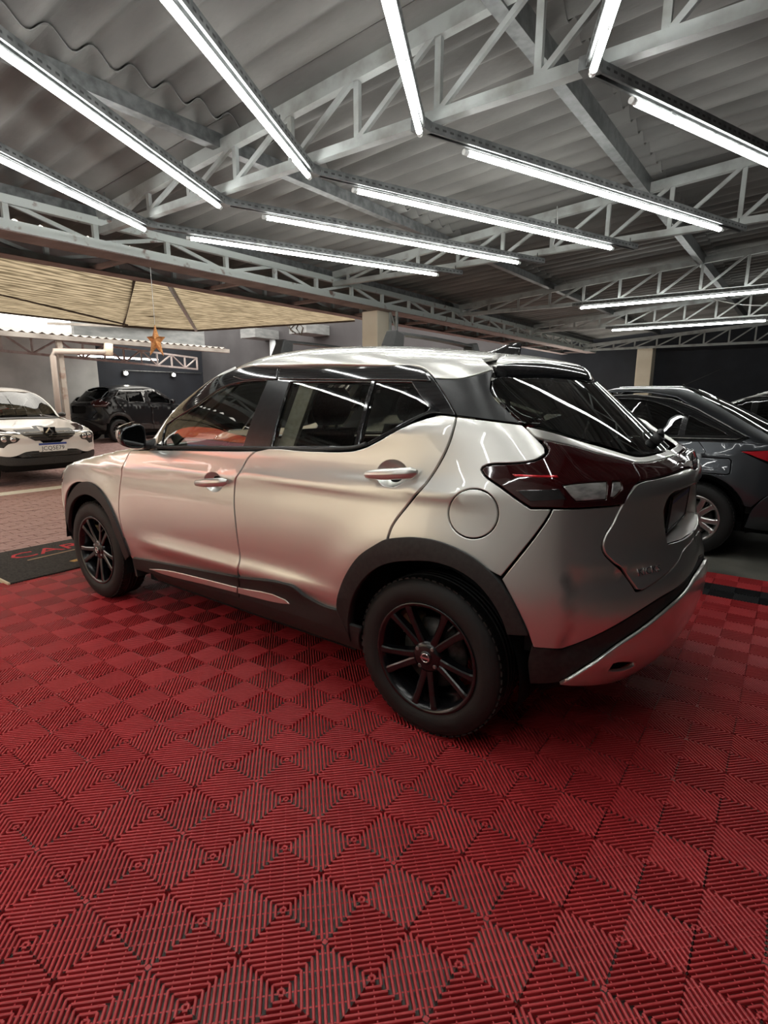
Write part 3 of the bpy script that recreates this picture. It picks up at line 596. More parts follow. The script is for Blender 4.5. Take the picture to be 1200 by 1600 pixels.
# ---------------------------------------------------------------- shared materials
def paint(name, color, metal=.55, rough=.32):
    m = mat(name, color, rough, metal, coat=1.0, coat_rough=.02)
    nt, N, L, b = nodes(m)
    nz = N.new('ShaderNodeTexNoise')          # metallic flake
    nz.inputs['Scale'].default_value = 900
    tc = N.new('ShaderNodeTexCoord')
    L.new(tc.outputs['Object'], nz.inputs['Vector'])
    bp = N.new('ShaderNodeBump')
    bp.inputs['Strength'].default_value = .04
    bp.inputs['Distance'].default_value = .001
    L.new(nz.outputs[0], bp.inputs['Height'])
    L.new(bp.outputs[0], b.inputs['Normal'])
    return m

M_SILVER = paint('silver_paint', (.70, .685, .65), .88, .34)
M_GLOSSBLACK = mat('gloss_black', (.010, .010, .011), .08, 0, coat=1.0)
M_SATIN = noise_color(mat('satin_black', (.006, .006, .007), .3), (.005, .005, .006), (.010, .010, .011), 30, bump=.03)
M_PLASTIC = noise_color(mat('grained_plastic', (.018, .018, .018), .55), (.014, .014, .014), (.026, .025, .024), 60, bump=.15, bscale=500, rough=(.45, .6))
M_RUBBER = noise_color(mat('tyre_rubber', (.017, .016, .015), .7), (.004, .004, .004), (.010, .0095, .009), 14, bump=.1, bscale=200, rough=(.5, .75))
M_RIM = mat('black_alloy', (.004, .004, .005), .25, 0, coat=.35, coat_rough=.12)
M_CHROME = mat('chrome', (.75, .75, .76), .12, 1.0)
M_DULLMETAL = noise_color(mat('dull_metal', (.30, .29, .28), .45, .9), (.22, .21, .2), (.38, .37, .36), 25, rough=(.35, .55))
M_DISC = noise_color(mat('brake_iron', (.09, .085, .08), .5, .8), (.06, .055, .05), (.12, .115, .11), 30)
M_DARK = mat('dark_cavity', (.006, .006, .006), .9, spec=.2)
M_GLASS_CLEAR = glass_mat('side_glass', (.42, .45, .43), 1.35)
M_GLASS_TINT = glass_mat('tinted_glass', (.60, .63, .60), 1.3)
M_GLASS_REAR = glass_mat('rear_tinted_glass', (.10, .11, .105), 1.4)
M_LAMP = mat('dark_red_lens', (.026, .0018, .0025), .05, 0, coat=1.0, spec=.5)
M_LAMPRED = mat('bright_red_reflector', (.55, .01, .02), .15, .3, coat=1.0)
M_LENS = noise_color(mat('clear_lens', (.55, .55, .53), .12, .55, coat=1.0), (.34, .34, .33), (.7, .69, .66), 22, stretch=(1, 1, 3))
M_SEAT = noise_color(mat('seat_fabric', (.03, .03, .033), .85), (.02, .02, .022), (.05, .05, .055), 90, bump=.2, bscale=400)
M_BEIGE_TRIM = noise_color(mat('beige_trim', (.5, .46, .38), .7), (.45, .41, .33), (.56, .52, .44), 30, bump=.05)
M_HEADLINER = noise_color(mat('headliner', (.35, .34, .32), .9), (.3, .29, .27), (.4, .39, .37), 60, bump=.1)
M_BADGE = mat('badge_chrome', (.7, .7, .7), .15, 1.0)
# ================================================================ building
M_STEEL = noise_color(mat('painted_steel', (.30, .32, .31), .5), (.22, .22, .205), (.36, .38, .37), 6, detail=8, bump=.1, bscale=90, rough=(.4, .65), lo=.3, hi=.55)
M_STEEL_RUSTY = noise_color(mat('painted_steel_worn', (.5, .52, .5), .5), (.20, .12, .10), (.56, .60, .58), 9, detail=10, bump=.15, bscale=80, rough=(.4, .7), lo=.30, hi=.40)
M_UNDER = noise_color(mat('shaded_dusty_steel', (.20, .15, .14), .7), (.16, .12, .11), (.27, .21, .195), 4, bump=.1)  # same paint as the girder, with shade and dust put into the brown
M_GALV = noise_color(mat('galvanised', (.14, .145, .145), .45, .4), (.09, .095, .095), (.18, .185, .185), 18, detail=6, bump=.05, rough=(.35, .55))
M_SHEET = noise_color(mat('fibre_cement', (.30, .295, .28), .85), (.10, .098, .092), (.25, .245, .235), 1.6, detail=9, bump=.25, bscale=40, stretch=(.5, 1.4, 1), lo=.28, hi=.72)
M_NAVY = noise_color(mat('navy_wall', (.006, .008, .014), .75), (.0045, .006, .011), (.009, .012, .019), 2.5, bump=.08, bscale=60)
M_GREYWALL = noise_color(mat('grey_wall', (.04, .039, .044), .85), (.032, .031, .035), (.048, .047, .052), 1.2, bump=.1, bscale=40)
M_LIGHTWALL = noise_color(mat('rendered_wall', (.42, .41, .39), .85), (.36, .35, .33), (.47, .46, .44), 1.5, detail=8, bump=.15, bscale=30)
M_CREAM = noise_color(mat('cream_wall', (.72, .65, .52), .8), (.66, .58, .45), (.78, .71, .58), 1.2, bump=.08, bscale=50)
M_CONCRETE = noise_color(mat('concrete_floor', (.16, .15, .13), .55), (.09, .085, .075), (.22, .21, .18), 1.8, detail=10, bump=.1, bscale=40, rough=(.35, .7))
M_TUBE = mat('led_tube', (1, 1, 1), .3, emit=(.98, 1.0, .965), power=TUBE_POWER)
M_SLOT = mat('slot_shadow', (.035, .036, .036), .7)
M_WHITEPL = mat('white_plastic', (.75, .76, .75), .4)
ROOF_LOW, ROOF_SLOPE = 2.775, .076      # truss top chord at x = 3.75, rising towards -x
def roof_z(x): return ROOF_LOW + ROOF_SLOPE * (3.75 - x)

def struct(o): return tag(o, kind='structure')

# floor slab, outer walls
struct(MB().box((-5.1, -13.4, -.22), (3.55, 6.9, -.016)).build('floor', M_CONCRETE))
struct(MB().box((-5.2, -13.6, -.2), (6.2, -13.35, 4.2)).build('wall_back', M_NAVY))
struct(MB().box((-5.2, -13.6, -.2), (-5.0, 5.7, 4.2)).build('wall_right', M_NAVY))
struct(MB().box((-5.2, 5.5, -.2), (2.6, 5.7, 4.2)).build('wall_front', M_LIGHTWALL))
struct(MB().box((4.66, -10.8, -.2), (17.2, -10.5, 4.7)).build('wall_side', M_GREYWALL))
struct(MB().box((17, -10.8, -.2), (17.3, -6.6, 3.2)).build('wall_far', M_NAVY))
struct(MB().box((17, -6.6, -.2), (17.3, 9, 3.2)).build('wall_left', M_LIGHTWALL))

# corrugated roof of overlapping sheets
def roof_sheets():
    root = struct(link('ceiling', None))
    pitch, amp, wid, n = .205, .034, 1.025, 5
    me = {}
    def sheet(L):
        P, Q = [], []
        k = n * 10 + 4
        for s in np.linspace(0, 1, 5):
            P.append([(-L * s, .01 * 0 + (j / 10) * pitch, amp * math.cos(2 * math.pi * j / 10) - .018 * s + ROOF_SLOPE * L * s + .018) for j in range(k)])
        b = MB().grid(P)
        Q = [[(x, y, z + .007) for x, y, z in r] for r in P]
        b.grid(Q)
        for k2 in (0, -1):
            b.grid([P[k2], Q[k2]])
        return b.mesh('roof_sheet')
    xs = [4.62, 2.10, .20, -1.70, -3.60, -5.50]
    m0, m1 = sheet(2.67), sheet(2.05)
    for m in (m0, m1): m.materials.append(M_SHEET)
    for i, x in enumerate(xs):
        y = -13.3
        while y < 6.8:
            o = link('roof_sheet', m0 if i == 0 else m1, None, root)
            o.location = (x + RNG.uniform(-.015, .015), y, roof_z(x) + .080 + RNG.uniform(-.003, .003))
            y += wid
roof_sheets()

# purlins along y
for x, h, lab in ((3.72, .10, 'pale steel purlin at the low edge of the corrugated roof'), (2.08, .08, 'pale steel purlin crossing under the wavy end of the roof sheets'),
             (.18, .12, 'broad grey roof beam running away through the middle of the trusses'), (-1.75, .10, 'steel purlin behind the truss above the car tail'), (-3.6, .10, 'steel purlin at the far right under the roof')):
    b = MB()
    z = roof_z(x) + .045
    b.box((x - .035, -13.3, z - h), (x - .030, 6.9, z)).box((x - .03, -13.3, z - h), (x + .035, 6.9, z - h + .006)).box((x - .03, -13.3, z - .006), (x + .035, 6.9, z))
    tag(b.build('roof_purlin', M_GALV), lab, 'roof beam', 'purlins under the corrugated roof')

def truss(y, zb, label, x0=3.62, x1=-6.0, step=.488, xv=2.42, dz=0, mat_=None, w=.05):
    m = mat_ or M_STEEL
    t = thing('roof_truss', label, 'truss', (0, y, 0), group='roof trusses')
    MB().bar((x0, 0, roof_z(x0) + dz - .03), (x1, 0, roof_z(x1) + dz - .03), .05, .075).build('top_chord', m, t)
    MB().bar((x0, 0, zb), (x1, 0, zb), .05, .05).build('bottom_chord', m, t)
    n0 = int(math.floor((x0 - xv) / step))
    x = xv + n0 * step
    px = None
    while x > x1:
        zt = roof_z(x) + dz - .05
        MB().bar((x, 0, zb), (x, 0, zt), .026, .032, (1, 0, 0)).build('vertical', m, t)
        if x - step > x1:
            zt2 = roof_z(x - step) + dz - .06
            MB().bar((x - .02, .012, zb + .02), (x - step + .02, .012, zt2), .022, .026).build('diagonal', m, t)
        x -= step
    return t
truss(0.0, 2.635, 'pale steel truss above the car roof carrying the bent ends of the strip lights')
truss(-2.80, 2.655, 'second steel truss back, where the strip light rails end')
truss(-5.85, 2.64, 'third steel truss back, behind the upper of the two level strip lights', xv=2.6)
truss(-9.0, 2.66, 'fourth steel truss back, behind the lower of the two level strip lights', xv=2.3)
truss(-12.3, 2.50, 'last steel truss, close to the dark rear wall', xv=2.4, dz=-.16)
truss(2.95, 2.635, 'steel truss over the camera side of the car')
truss(5.9, 2.64, 'steel truss near the front wall, over the open side')

# twin lattice girder at the eaves
def girder():
    t = thing('eaves_girder', 'long pale lattice girder with brown underside running from the left edge to the rear wall', 'girder', (0, 0, 0))
    y0, y1 = 6.8, -13.3
    for x, m in ((3.62, M_STEEL_RUSTY), (4.50, M_STEEL)):
        MB().bar((x, y0, 2.70), (x, y1, 2.70), .05, .06).build('top_chord', m, t)
        MB().bar((x, y0, 2.53), (x, y1, 2.53), .06, .07).build('bottom_chord', m, t)
        k = 0
        y = .682 + 9 * .6345
        while y > y1:
            MB().bar((x, y, 2.55), (x, y, 2.69), .035, .04, (0, 1, 0)).build('vertical', m, t)
            # the lattice rises to every other post
            a, b = (2.545, 2.685) if k % 2 == 0 else (2.685, 2.545)
            if y - .6345 > y1:
                MB().bar((x + .012, y - .03, a), (x + .012, y - .6345 + .03, b), .022, .030).build('diagonal', m, t)
            k += 1
            y -= .6345
    MB().box((3.60, y1, 2.488), (3.86, y0, 2.494)).build('flange', M_UNDER, t)
    MB().box((4.36, y1, 2.488), (4.54, y0, 2.494)).build('flange', M_UNDER, t)
    y = 6.0
    while y > y1:
        MB().box((3.66, y, 2.495), (4.5, y + .05, 2.53)).build('cross_tie', M_UNDER, t)
        y -= 1.27
    MB().box((4.56, y1, 2.50), (4.60, y0, 2.757)).build('light_stop_plate', M_UNDER, t)  # added plate, blocks daylight leaking between girder and roof sheets
girder()
def column(x, y, w, h, label, lattice=False):
    c = thing('column', label, 'column', (x, y, 0))
    c['kind'] = 'structure'
    bevel(MB().box((-w / 2, -w / 2, -.01), (w / 2, w / 2, h)).build('shaft', M_CREAM, c), .01)
    if lattice:
        b = MB()
        for xx in (-w / 2 - .13, -w / 2 - .02):
            b.bar((xx, -w / 2, 0), (xx, -w / 2, h), .03, .03, (0, 1, 0))
        MB_ = b.build('steel_post', M_STEEL, c)
        for k in range(8):
            z = .2 + k * .29
            MB().bar((-w / 2 - .13, -w / 2, z), (-w / 2 - .02, -w / 2, z + .27), .014, .02).build('lacing', M_STEEL, c)
column(3.86, -3.93, .27, 2.488, 'cream column under the girder, rising behind the car roof', True)
column(2.28, -13.05, .36, 2.56, 'cream column against the dark rear wall')
column(3.86, 3.2, .27, 2.488, 'cream column under the girder beside the open side')

# ---------------------------------------------------------------- strip lights on bent rails
TUBE_LEN = 2.40
def slot_rail(p, q, name, parent, drop=.0):
    """perforated channel rail with a row of slots along both cheeks"""
    p, q = Vector(p), Vector(q)
    d = (q - p).normalized()
    s = d.cross(Vector((0, 0, 1))).normalized()
    up = Vector((0, 0, 1))
    b = MB()
    b.bar(p + up * .019, q + up * .019, .042, .004)
    for k in (-1, 1):
        b.bar(p + s * (k * .0205), q + s * (k * .0205), .003, .042)
        b.bar(p + s * (k * .0155) - up * .019, q + s * (k * .0155) - up * .019, .010, .004)
    rail = b.build(name, M_GALV, parent)
    sl = MB()
    L = (q - p).length
    n = int(L / .045)
    for i in range(n):
        c = p + d * (.03 + i * .045)
        for k in (-1, 1):
            e = s * (k * .0222)
            sl.bar(c + e - d * .011, c + e + d * .011, .0012, .009)
    tag(sl.build('slots', M_SLOT, rail), kind='stuff')
    return rail
def tube_light(p, q, parent, sag=.052):
    p, q = Vector(p), Vector(q)
    d = (q - p).normalized()
    up = Vector((0, 0, 1))
    a, c = p - up * sag, q - up * sag
    t = MB().tube([a + d * .02, c - d * .02], .0140, 12).build('led_tube', M_TUBE, parent)
    for e, f in ((a, 1), (c, -1)):
        MB().tube([e - d * f * .012, e + d * f * .022], .0135, 10).build('end_cap', M_WHITEPL, t)
    n = 0
    for k in (.12, .88):
        m = a + (c - a) * k
        MB().bar(m + up * .028, m - up * .020, .004, .030, tuple(d)).build('clip', M_GALV, t)
    return t
ZR = 2.578
def chevron(jx, jy, label, back=True):
    c = thing('strip_light', label, 'strip light', (jx, jy, ZR), group='bent strip lights')
    J = Vector((0, 0, 0))
    d2 = Vector((-1.06, -2.78, 0)).normalized()
    d1 = Vector((-1.02, 2.05, 0)).normalized()
    slot_rail(J, J + d2 * 2.98, 'rail', c)
    slot_rail(J, J + d1 * 2.75, 'rail', c)
    tube_light(J + d2 * .27, J + d2 * (.27 + TUBE_LEN), c)
    tube_light(J + d1 * .06, J + d1 * (.06 + TUBE_LEN), c)
    MB().box((-.035, -.035, -.024), (.035, .035, .024)).build('corner_plate', M_GALV, c)
    for e in (J + d2 * 2.9, J + d1 * .5):
        MB().tube([e, e + Vector((0, 0, .06))], .004, 6).build('hanger', M_GALV, c)
for x, y, lab in ((2.952, -.02, 'bent strip light nearest the open courtyard, first in the row of five'), (2.093, -.02, 'second bent strip light from the courtyard side'),
                  (1.282, .005, 'middle one of the five bent strip lights'), (.508, .08, 'fourth bent strip light from the courtyard side, above the rear door of the car'), (-.275, .11, 'bent strip light above the car tail, last of five')):
    chevron(x, y, lab)
def straight(x0, x1, y, z, label, n=1):
    c = thing('strip_light', label, 'strip light', (x0, y, z), group='level strip lights')
    L = (x1 - x0)
    slot_rail((-.1 * np.sign(L), 0, 0), (L, 0, 0), 'rail', c)
    k = int(abs(L) // 2.42)
    for i in range(k):
        tube_light((np.sign(L) * 2.42 * i, 0, 0), (np.sign(L) * (2.42 * i + TUBE_LEN), 0, 0), c)
straight(1.592, -3.3, -5.62, 2.60, 'level strip light with a looping white wire, upper of two at the back')
straight(1.975, -2.9, -8.65, 2.60, 'level strip light nearest the dark rear wall, lower of two')
# the row goes on behind the camera
for x, w in ((1.75, 'first'), (.95, 'second'), (.15, 'last')):
    c = thing('strip_light', w + ' strip light from the courtyard in the row over the open floor', 'strip light', (x - .9, 2.75, ZR), group='strip lights over the open floor')
    d = Vector((1.02, 2.05, 0)).normalized()
    slot_rail((0, 0, 0), d * 2.75, 'rail', c)
    tube_light(d * .2, d * 2.6, c)
# drooping wire on the upper level light
pts = []
for s in np.linspace(0, 1, 15):
    pts.append((.03 - 1.35 * s, -5.56, 2.54 - .16 * math.sin(math.pi * s) ** .8))
tag(MB().tube(pts, .006, 6).build('wire', M_WHITEPL), 'white wire drooping from the upper level strip light', 'wire')
tag(MB().tube([(.92, -2.78, 3.02), (.90, -2.76, 2.85), (.93, -2.77, 2.70), (.905, -2.75, 2.66)], .004, 6).build('wire', M_WHITEPL), 'thin wire hanging from the second truss to a light rail', 'wire')

# ---------------------------------------------------------------- ribbed mat of click-together tiles
M_RED = noise_color(mat('red_mat', (.50, .036, .042), .42, spec=.5), (.42, .025, .031), (.57, .046, .052), 3, detail=6, bump=.05, bscale=300, rough=(.34, .5), coords='Object')
M_BLACKTILE = mat('black_mat', (.014, .014, .016), .38)
TILE_ROT = -(-0.0089808)
MAT_ORG = (-.269293 , 1.824610)
def tile_mesh(name):
    """30 cm tile: four squares of diagonal ribs over cross bars; origin at its low corner"""
    b = MB()
    S = .15
    r, h = .0032, .009
    pit = .2121320 / 16
    def rib(p, q):
        (x0, y0), (x1, y1) = p, q
        dx, dy = x1 - x0, y1 - y0
        l = math.hypot(dx, dy)
        if l < .004: return
        nx, ny = -dy / l, dx / l
        vs = []
        for (x, y) in (p, q):
            for o, z in ((-r * 1.25, -h), (-r, -.0012), (-r * .45, 0), (r * .45, 0), (r, -.0012), (r * 1.25, -h)):
                vs.append((x + nx * o, y + ny * o, z))
        b.add(vs, [(k, k + 1, k + 7, k + 6) for k in range(5)])
    for i in (0, 1):
        for j in (0, 1):
            cx, cy = (i + .5) * S, (j + .5) * S
            even = (i + j) % 2 == 1       # ribs along (1, -1), else along (1, 1)
            d = (math.sqrt(.5), -math.sqrt(.5)) if even else (math.sqrt(.5), math.sqrt(.5))
            n = (-d[1], d[0])
            for k in range(16):
                o = (k + .5 - 8) * pit
                half = .10607 - abs(o) - .0009
                px, py = cx + n[0] * o, cy + n[1] * o
                rib((px - d[0] * half, py - d[1] * half), (px + d[0] * half, py + d[1] * half))
            for k in range(-2, 3):        # low bars under the ribs
                o = k * .040
                half = .10607 - abs(o) - .002
                px, py = cx + d[0] * o, cy + d[1] * o
                x0, y0, x1, y1 = px - n[0] * half, py - n[1] * half, px + n[0] * half, py + n[1] * half
                w = .0018
                b.add([(x0 - d[0] * w, y0 - d[1] * w, -.0042), (x0 + d[0] * w, y0 + d[1] * w, -.0042), (x1 + d[0] * w, y1 + d[1] * w, -.0042), (x1 - d[0] * w, y1 - d[1] * w, -.0042)], [(0, 1, 2, 3)])
    for i in (0, 1, 2):
        for j in (0, 1, 2):               # little bosses where the squares meet
            if (i + j) % 2 == 1 or True:
                x, y = i * S, j * S
                q = .006
                if 0 < x < .29 and 0 < y < .29:
                    b.add([(x - q, y - q, .0004), (x + q, y - q, .0004), (x + q, y + q, .0004), (x - q, y + q, .0004)], [(0, 1, 2, 3)])
    g = .0005                             # side walls of the tile, with the seam between
    for (x0, y0, x1, y1) in ((g, g, .3 - g, g), (.3 - g, g, .3 - g, .3 - g), (.3 - g, .3 - g, g, .3 - g), (g, .3 - g, g, g)):
        b.add([(x0, y0, -.014), (x1, y1, -.014), (x1, y1, -.0015), (x0, y0, -.0015)], [(0, 1, 2, 3)])
    return b.mesh(name, fix=False)
def floor_mat():
    ca, sa = math.cos(TILE_ROT), math.sin(TILE_ROT)
    root = thing('floor_mat', 'large red ribbed floor mat of square tiles with black border row under silver car', 'floor mat', (MAT_ORG[0] * ca - MAT_ORG[1] * sa, MAT_ORG[0] * sa + MAT_ORG[1] * ca, 0), TILE_ROT)
    red, blk = tile_mesh('mat_tile'), tile_mesh('mat_tile')
    red.materials.append(M_RED); blk.materials.append(M_BLACKTILE)
    cells = []
    for i in range(-13, 25, 2):
        for j in range(-28, 10, 2):
            x, y = i * .15, j * .15
            wx = root.location[0] + (x + .15) * ca - (y + .15) * sa
            wy = root.location[1] + (x + .15) * sa + (y + .15) * ca
            d = Vector((wx, wy, 0)) - Vector(CAM_POS)
            f = d.dot(Vector(_f)); r = d.dot(Vector(_r)); u = d.dot(Vector(_u))
            vis = f > .2 and abs(r / f) < .75 and -1.05 < u / f < .2
            cells.append((0 if vis else 1, d.length, x, y, j == -26))
    cells.sort()
    rest = []
    for n, (v, dist, x, y, black) in enumerate(cells):
        if n < 300 or black:
            link('mat_tile', blk if black else red, None, root, (x, y, 0))
        else: rest.append((x, y))
    # remaining tiles: one joined part of the same geometry
    nv = len(red.vertices)
    co = np.empty(nv * 3); red.vertices.foreach_get('co', co); co = co.reshape(-1, 3)
    fs = [tuple(p.vertices) for p in red.polygons]
    V, F = [], []
    for k, (x, y) in enumerate(rest):
        V.append(co + np.array([x, y, 0]))
        F += [tuple(i + k * nv for i in f) for f in fs]
    me = bpy.data.meshes.new('more_mat_tiles')
    me.from_pydata(np.concatenate(V).tolist(), [], F)
    tag(link('more_mat_tiles', me, M_RED, root), kind='stuff')
    return root
floor_mat()
# ================================================================ courtyard outside the eaves
M_PAVER = noise_color(mat('paver', (.42, .26, .24), .8), (.34, .20, .18), (.48, .31, .29), 14, detail=6, bump=.2, bscale=120)
M_JOINT = noise_color(mat('joint_sand', (.05, .035, .03), .95), (.035, .025, .02), (.07, .05, .04), 30)
M_WHITELINE = noise_color(mat('white_road_paint', (.9, .88, .78), .6), (.84, .82, .72), (.93, .91, .83), 20)
M_NET = None
def net_material():
    m = bpy.data.materials.new('shade_net')
    m.use_nodes = True
    nt = m.node_tree
    N, L = nt.nodes, nt.links
    N.remove(N['Principled BSDF'])
    tc = N.new('ShaderNodeTexCoord')
    w = N.new('ShaderNodeTexWave')
    w.inputs['Scale'].default_value = 9
    w.inputs['Distortion'].default_value = 6
    w.inputs['Detail'].default_value = 4
    w.inputs['Detail Scale'].default_value = 2.5
    w.bands_direction = 'DIAGONAL'
    mp = N.new('ShaderNodeMapping')
    mp.inputs['Scale'].default_value = (.5, .10, 1)
    L.new(tc.outputs['Object'], mp.inputs[0])
    L.new(mp.outputs[0], w.inputs[0])
    r = N.new('ShaderNodeValToRGB')
    r.color_ramp.elements[0].color = (.07, .056, .036, 1)
    r.color_ramp.elements[1].color = (.24, .20, .14, 1)
    L.new(w.outputs['Fac'], r.inputs[0])
    d = N.new('ShaderNodeBsdfDiffuse')
    t = N.new('ShaderNodeBsdfTranslucent')
    x = N.new('ShaderNodeMixShader')
    x.inputs[0].default_value = .55
    L.new(r.outputs[0], d.inputs[0]); L.new(r.outputs[0], t.inputs[0])
    L.new(d.outputs[0], x.inputs[1]); L.new(t.outputs[0], x.inputs[2])
    L.new(x.outputs[0], N['Material Output'].inputs[0])
    return m
M_NET = net_material()
M_NETSEAM = mat('net_seam', (.05, .04, .03), .9)
M_DOORMAT = noise_color(mat('coir_doormat', (.03, .026, .023), .95), (.018, .015, .013), (.05, .043, .038), 60, detail=8, bump=.4, bscale=500)
M_DOORRED = noise_color(mat('doormat_red', (.55, .03, .04), .9), (.45, .02, .03), (.6, .05, .06), 40)
M_STAR = noise_color(mat('glitter_star', (.75, .30, .10), .35, .6), (.6, .22, .07), (.9, .45, .18), 60, bump=.4, bscale=300)

def paving():
    root = struct(link('pavement', None))
    MB().box((3.55, -10.5, -.25), (17.2, 9, -.035)).build('joint_bed', M_JOINT, root)
    bm = MB().box((.003, .003, -.03), (.193, .093, 0)).mesh('brick')
    bm.materials.append(M_PAVER)
    bms = []
    for k in range(4):
        c = bm.copy(); bms.append(c)
    cells = []
    # herringbone: pairs of bricks stepping along the diagonal
    for i in range(-60, 130):
        for j in range(-120, 60):
            kk = (i + j) % 4
            x, y = i * .1, j * .1
            if kk == 0: cells.append((3.60 + x, y, 0))
            elif kk == 2: cells.append((3.60 + x, y, 1)) if (i - j) % 4 == 2 or True else None
    # one running-bond field keeps every joint clear of its neighbours
    cells = []
    row = 0
    y = -8.0
    n0 = []
    for a in range(0, 133):
        x = 3.60 + a * .1
        y = -9.9 + (a % 2) * .1
        while y < 5.5:
            cells.append((x, y))
            y += .2
    def vis(x, y):
        d = Vector((x, y, 0)) - Vector(CAM_POS)
        f = d.dot(Vector(_f)); r = d.dot(Vector(_r))
        px = 600 + 867.6 * r / f if f > .1 else -999
        return -20 < px < 125
    see = sorted([c for c in cells if vis(*c) and c[0] < 7.6 and not (c[0] < 4.2 and c[1] < 1.0)], key=lambda c: c[0])
    near = see[:300]
    ns = set(near)
    for (x, y) in near:
        o = link('brick', bm, None, root)
        o.location = (x + .1, y, -.012 + RNG.uniform(-.0025, .0025))
        o.rotation_euler = (RNG.uniform(-.008, .008), RNG.uniform(-.008, .008), math.pi / 2)
    V, F = [], []
    for (x, y) in cells:
        if (x, y) in ns: continue
        z = -.012 + RNG.uniform(-.0025, .0025)
        k = len(V)
        x0, y0, x1, y1 = x + .007, y + .004, x + .097, y + .194
        V += [(x0, y0, z), (x1, y0, z), (x1, y1, z), (x0, y1, z), (x0 - .003, y0 - .002, z - .02), (x1 + .001, y0 - .002, z - .02), (x1 + .001, y1 + .001, z - .02), (x0 - .003, y1 + .001, z - .02)]
        F += [(k, k + 1, k + 2, k + 3), (k, k + 4, k + 5, k + 1), (k + 1, k + 5, k + 6, k + 2), (k + 2, k + 6, k + 7, k + 3), (k + 3, k + 7, k + 4, k)]
    me = bpy.data.meshes.new('more_bricks')
    me.from_pydata(V, [], F)
    tag(link('more_bricks', me, M_PAVER, root), kind='stuff')
    struct(MB().box((7.62, -10, -.012), (7.88, 5.5, -.004)).build('trim_1', M_WHITELINE))
paving()

def doormat():
    t = thing('doormat', 'dark doormat with red lettering where the red mat meets the brick paving', 'doormat', (3.385, 1.05, 0))
    bevel(MB().box((0, -1.55, -.012), (.97, 0, .010)).build('pile', M_DOORMAT, t), .004)
    MB().box((0, -.004, -.01), (.30, .012, .012)).build('edge_strip', mat('mat_edge', (.62, .52, .36), .7), t)
    M = Matrix.Translation((.71, -.62, .0105)) @ Matrix.Rotation(math.radians(-90), 4, 'Z')
    text_obj('lettering', 'CARS', .26, .001, M_DOORRED, t, M, xs=1.15)
    b = MB()
    b.bar((.52, -.32, .011), (.60, -1.3, .011), .014, .003)
    b.build('underline', mat('doormat_gold', (.5, .34, .2), .9), t)
    return t
doormat()
lf = MB().add([(3.55, .52, .013), (3.585, .545, .018), (3.62, .47, .013), (3.585, .41, .022), (3.55, .45, .014)], [(0, 1, 2, 3, 4)])
tag(lf.build('dry_leaf', mat('dry_leaf', (.6, .36, .12), .8)), 'small dry yellow leaf lying on the dark doormat', 'leaf')

# hanging star
def star():
    t = thing('star', 'orange glitter star hanging in front of the courtyard', 'decoration', (3.84, -.546, 1.858))
    b = MB()
    S = Vector((.57, -.82, 0)).normalized()        # the star faces the camera side of the room
    side = Vector((.81, .585, 0)).normalized()
    pts = []
    out = [.145, .085, .150, .150, .085]
    arm = {0: (0, .135), 1: (.086, .022), 2: (.068, -.15), 3: (-.062, -.15), 4: (-.09, .022)}
    inn = [(.030, .030), (.045, -.025), (.002, -.075), (-.042, -.03), (-.030, .028)]
    ring = []
    for k in range(5):
        ring.append(arm[k]); ring.append(inn[k])
    side = Vector((-.8, -.6, 0))
    P = [side * p[0] * -1 + Vector((0, 0, p[1])) for p in ring]
    nrm = Vector((-.585, .8, 0)).normalized()
    vs = P + [nrm * .035, nrm * -.035]
    fs = []
    for k in range(10):
        fs += [(k, (k + 1) % 10, 10), ((k + 1) % 10, k, 11)]
    b.add(vs, fs)
    b.build('star_body', M_STAR, t)
    MB().tube([(0, 0, .13), (0, -.0, .630)], .0025, 5).build('string', M_WHITEPL, t)
    return t
star()

# stretched shade net with sewn seams
def canopy():
    t = thing('shade_canopy', 'tan shade net stretched over the courtyard, tied to a central mast', 'canopy')
    apex = Vector((7.6, -3.0, 3.62))
    def facet(name, c, n=10, m=8, sag=.10):
        """bilinear patch a-b-c-d with a little sag"""
        a, b_, c_, d = [Vector(p) for p in c]
        P = []
        for i in range(n + 1):
            s = i / n
            r = []
            for j in range(m + 1):
                q = j / m
                p = (a * (1 - q) + b_ * q) * (1 - s) + (d * (1 - q) + c_ * q) * s
                p = p - Vector((0, 0, sag * 4 * s * (1 - s) * (.4 + .6 * math.sin(math.pi * q))))
                r.append(p)
            P.append(r)
        return MB().grid(P).build(name, M_NET, t)
    A0, A3 = (4.75, 3.3, 2.74), (10.2, 3.3, 2.78)
    facet('net_panel', (A0, (4.75, -.95, 2.66), (9.6, -3.45, 2.66), A3))
    facet('net_panel', ((4.75, -.95, 2.66), (4.75, -1.25, 2.66), (10.2, -5.5, 2.80), (9.6, -3.45, 2.66)), sag=-.02)
    facet('net_panel', ((4.75, -1.25, 2.66), (4.75, -4.6, 2.60), (7.6, -8.0, 3.08), (10.2, -5.5, 2.80)), sag=-.03)
    for p, q, r in (((4.75, -.95, 2.655), (9.6, -3.45, 2.65), .02), ((4.75, -1.25, 2.655), (10.2, -5.5, 2.79), .035), ((9.6, -3.45, 2.65), (10.2, -5.5, 2.79), .03), ((10.2, -5.5, 2.79), (7.6, -8.0, 3.07), .03), ((A3), (9.6, -3.45, 2.65), .025), ((4.8, 3.3, 2.60), (9.0, -3.2, 2.60), .015)):
        MB().tube([p, q], r, 6).build('seam_rope', M_NETSEAM if r != .035 else M_STEEL, t)
    MB().tube([(8.4, -3.3, 3.15), (8.4, -3.3, 2.72)], .07, 8).build('hanging_post', M_GREYWALL, t)
    return t
canopy()

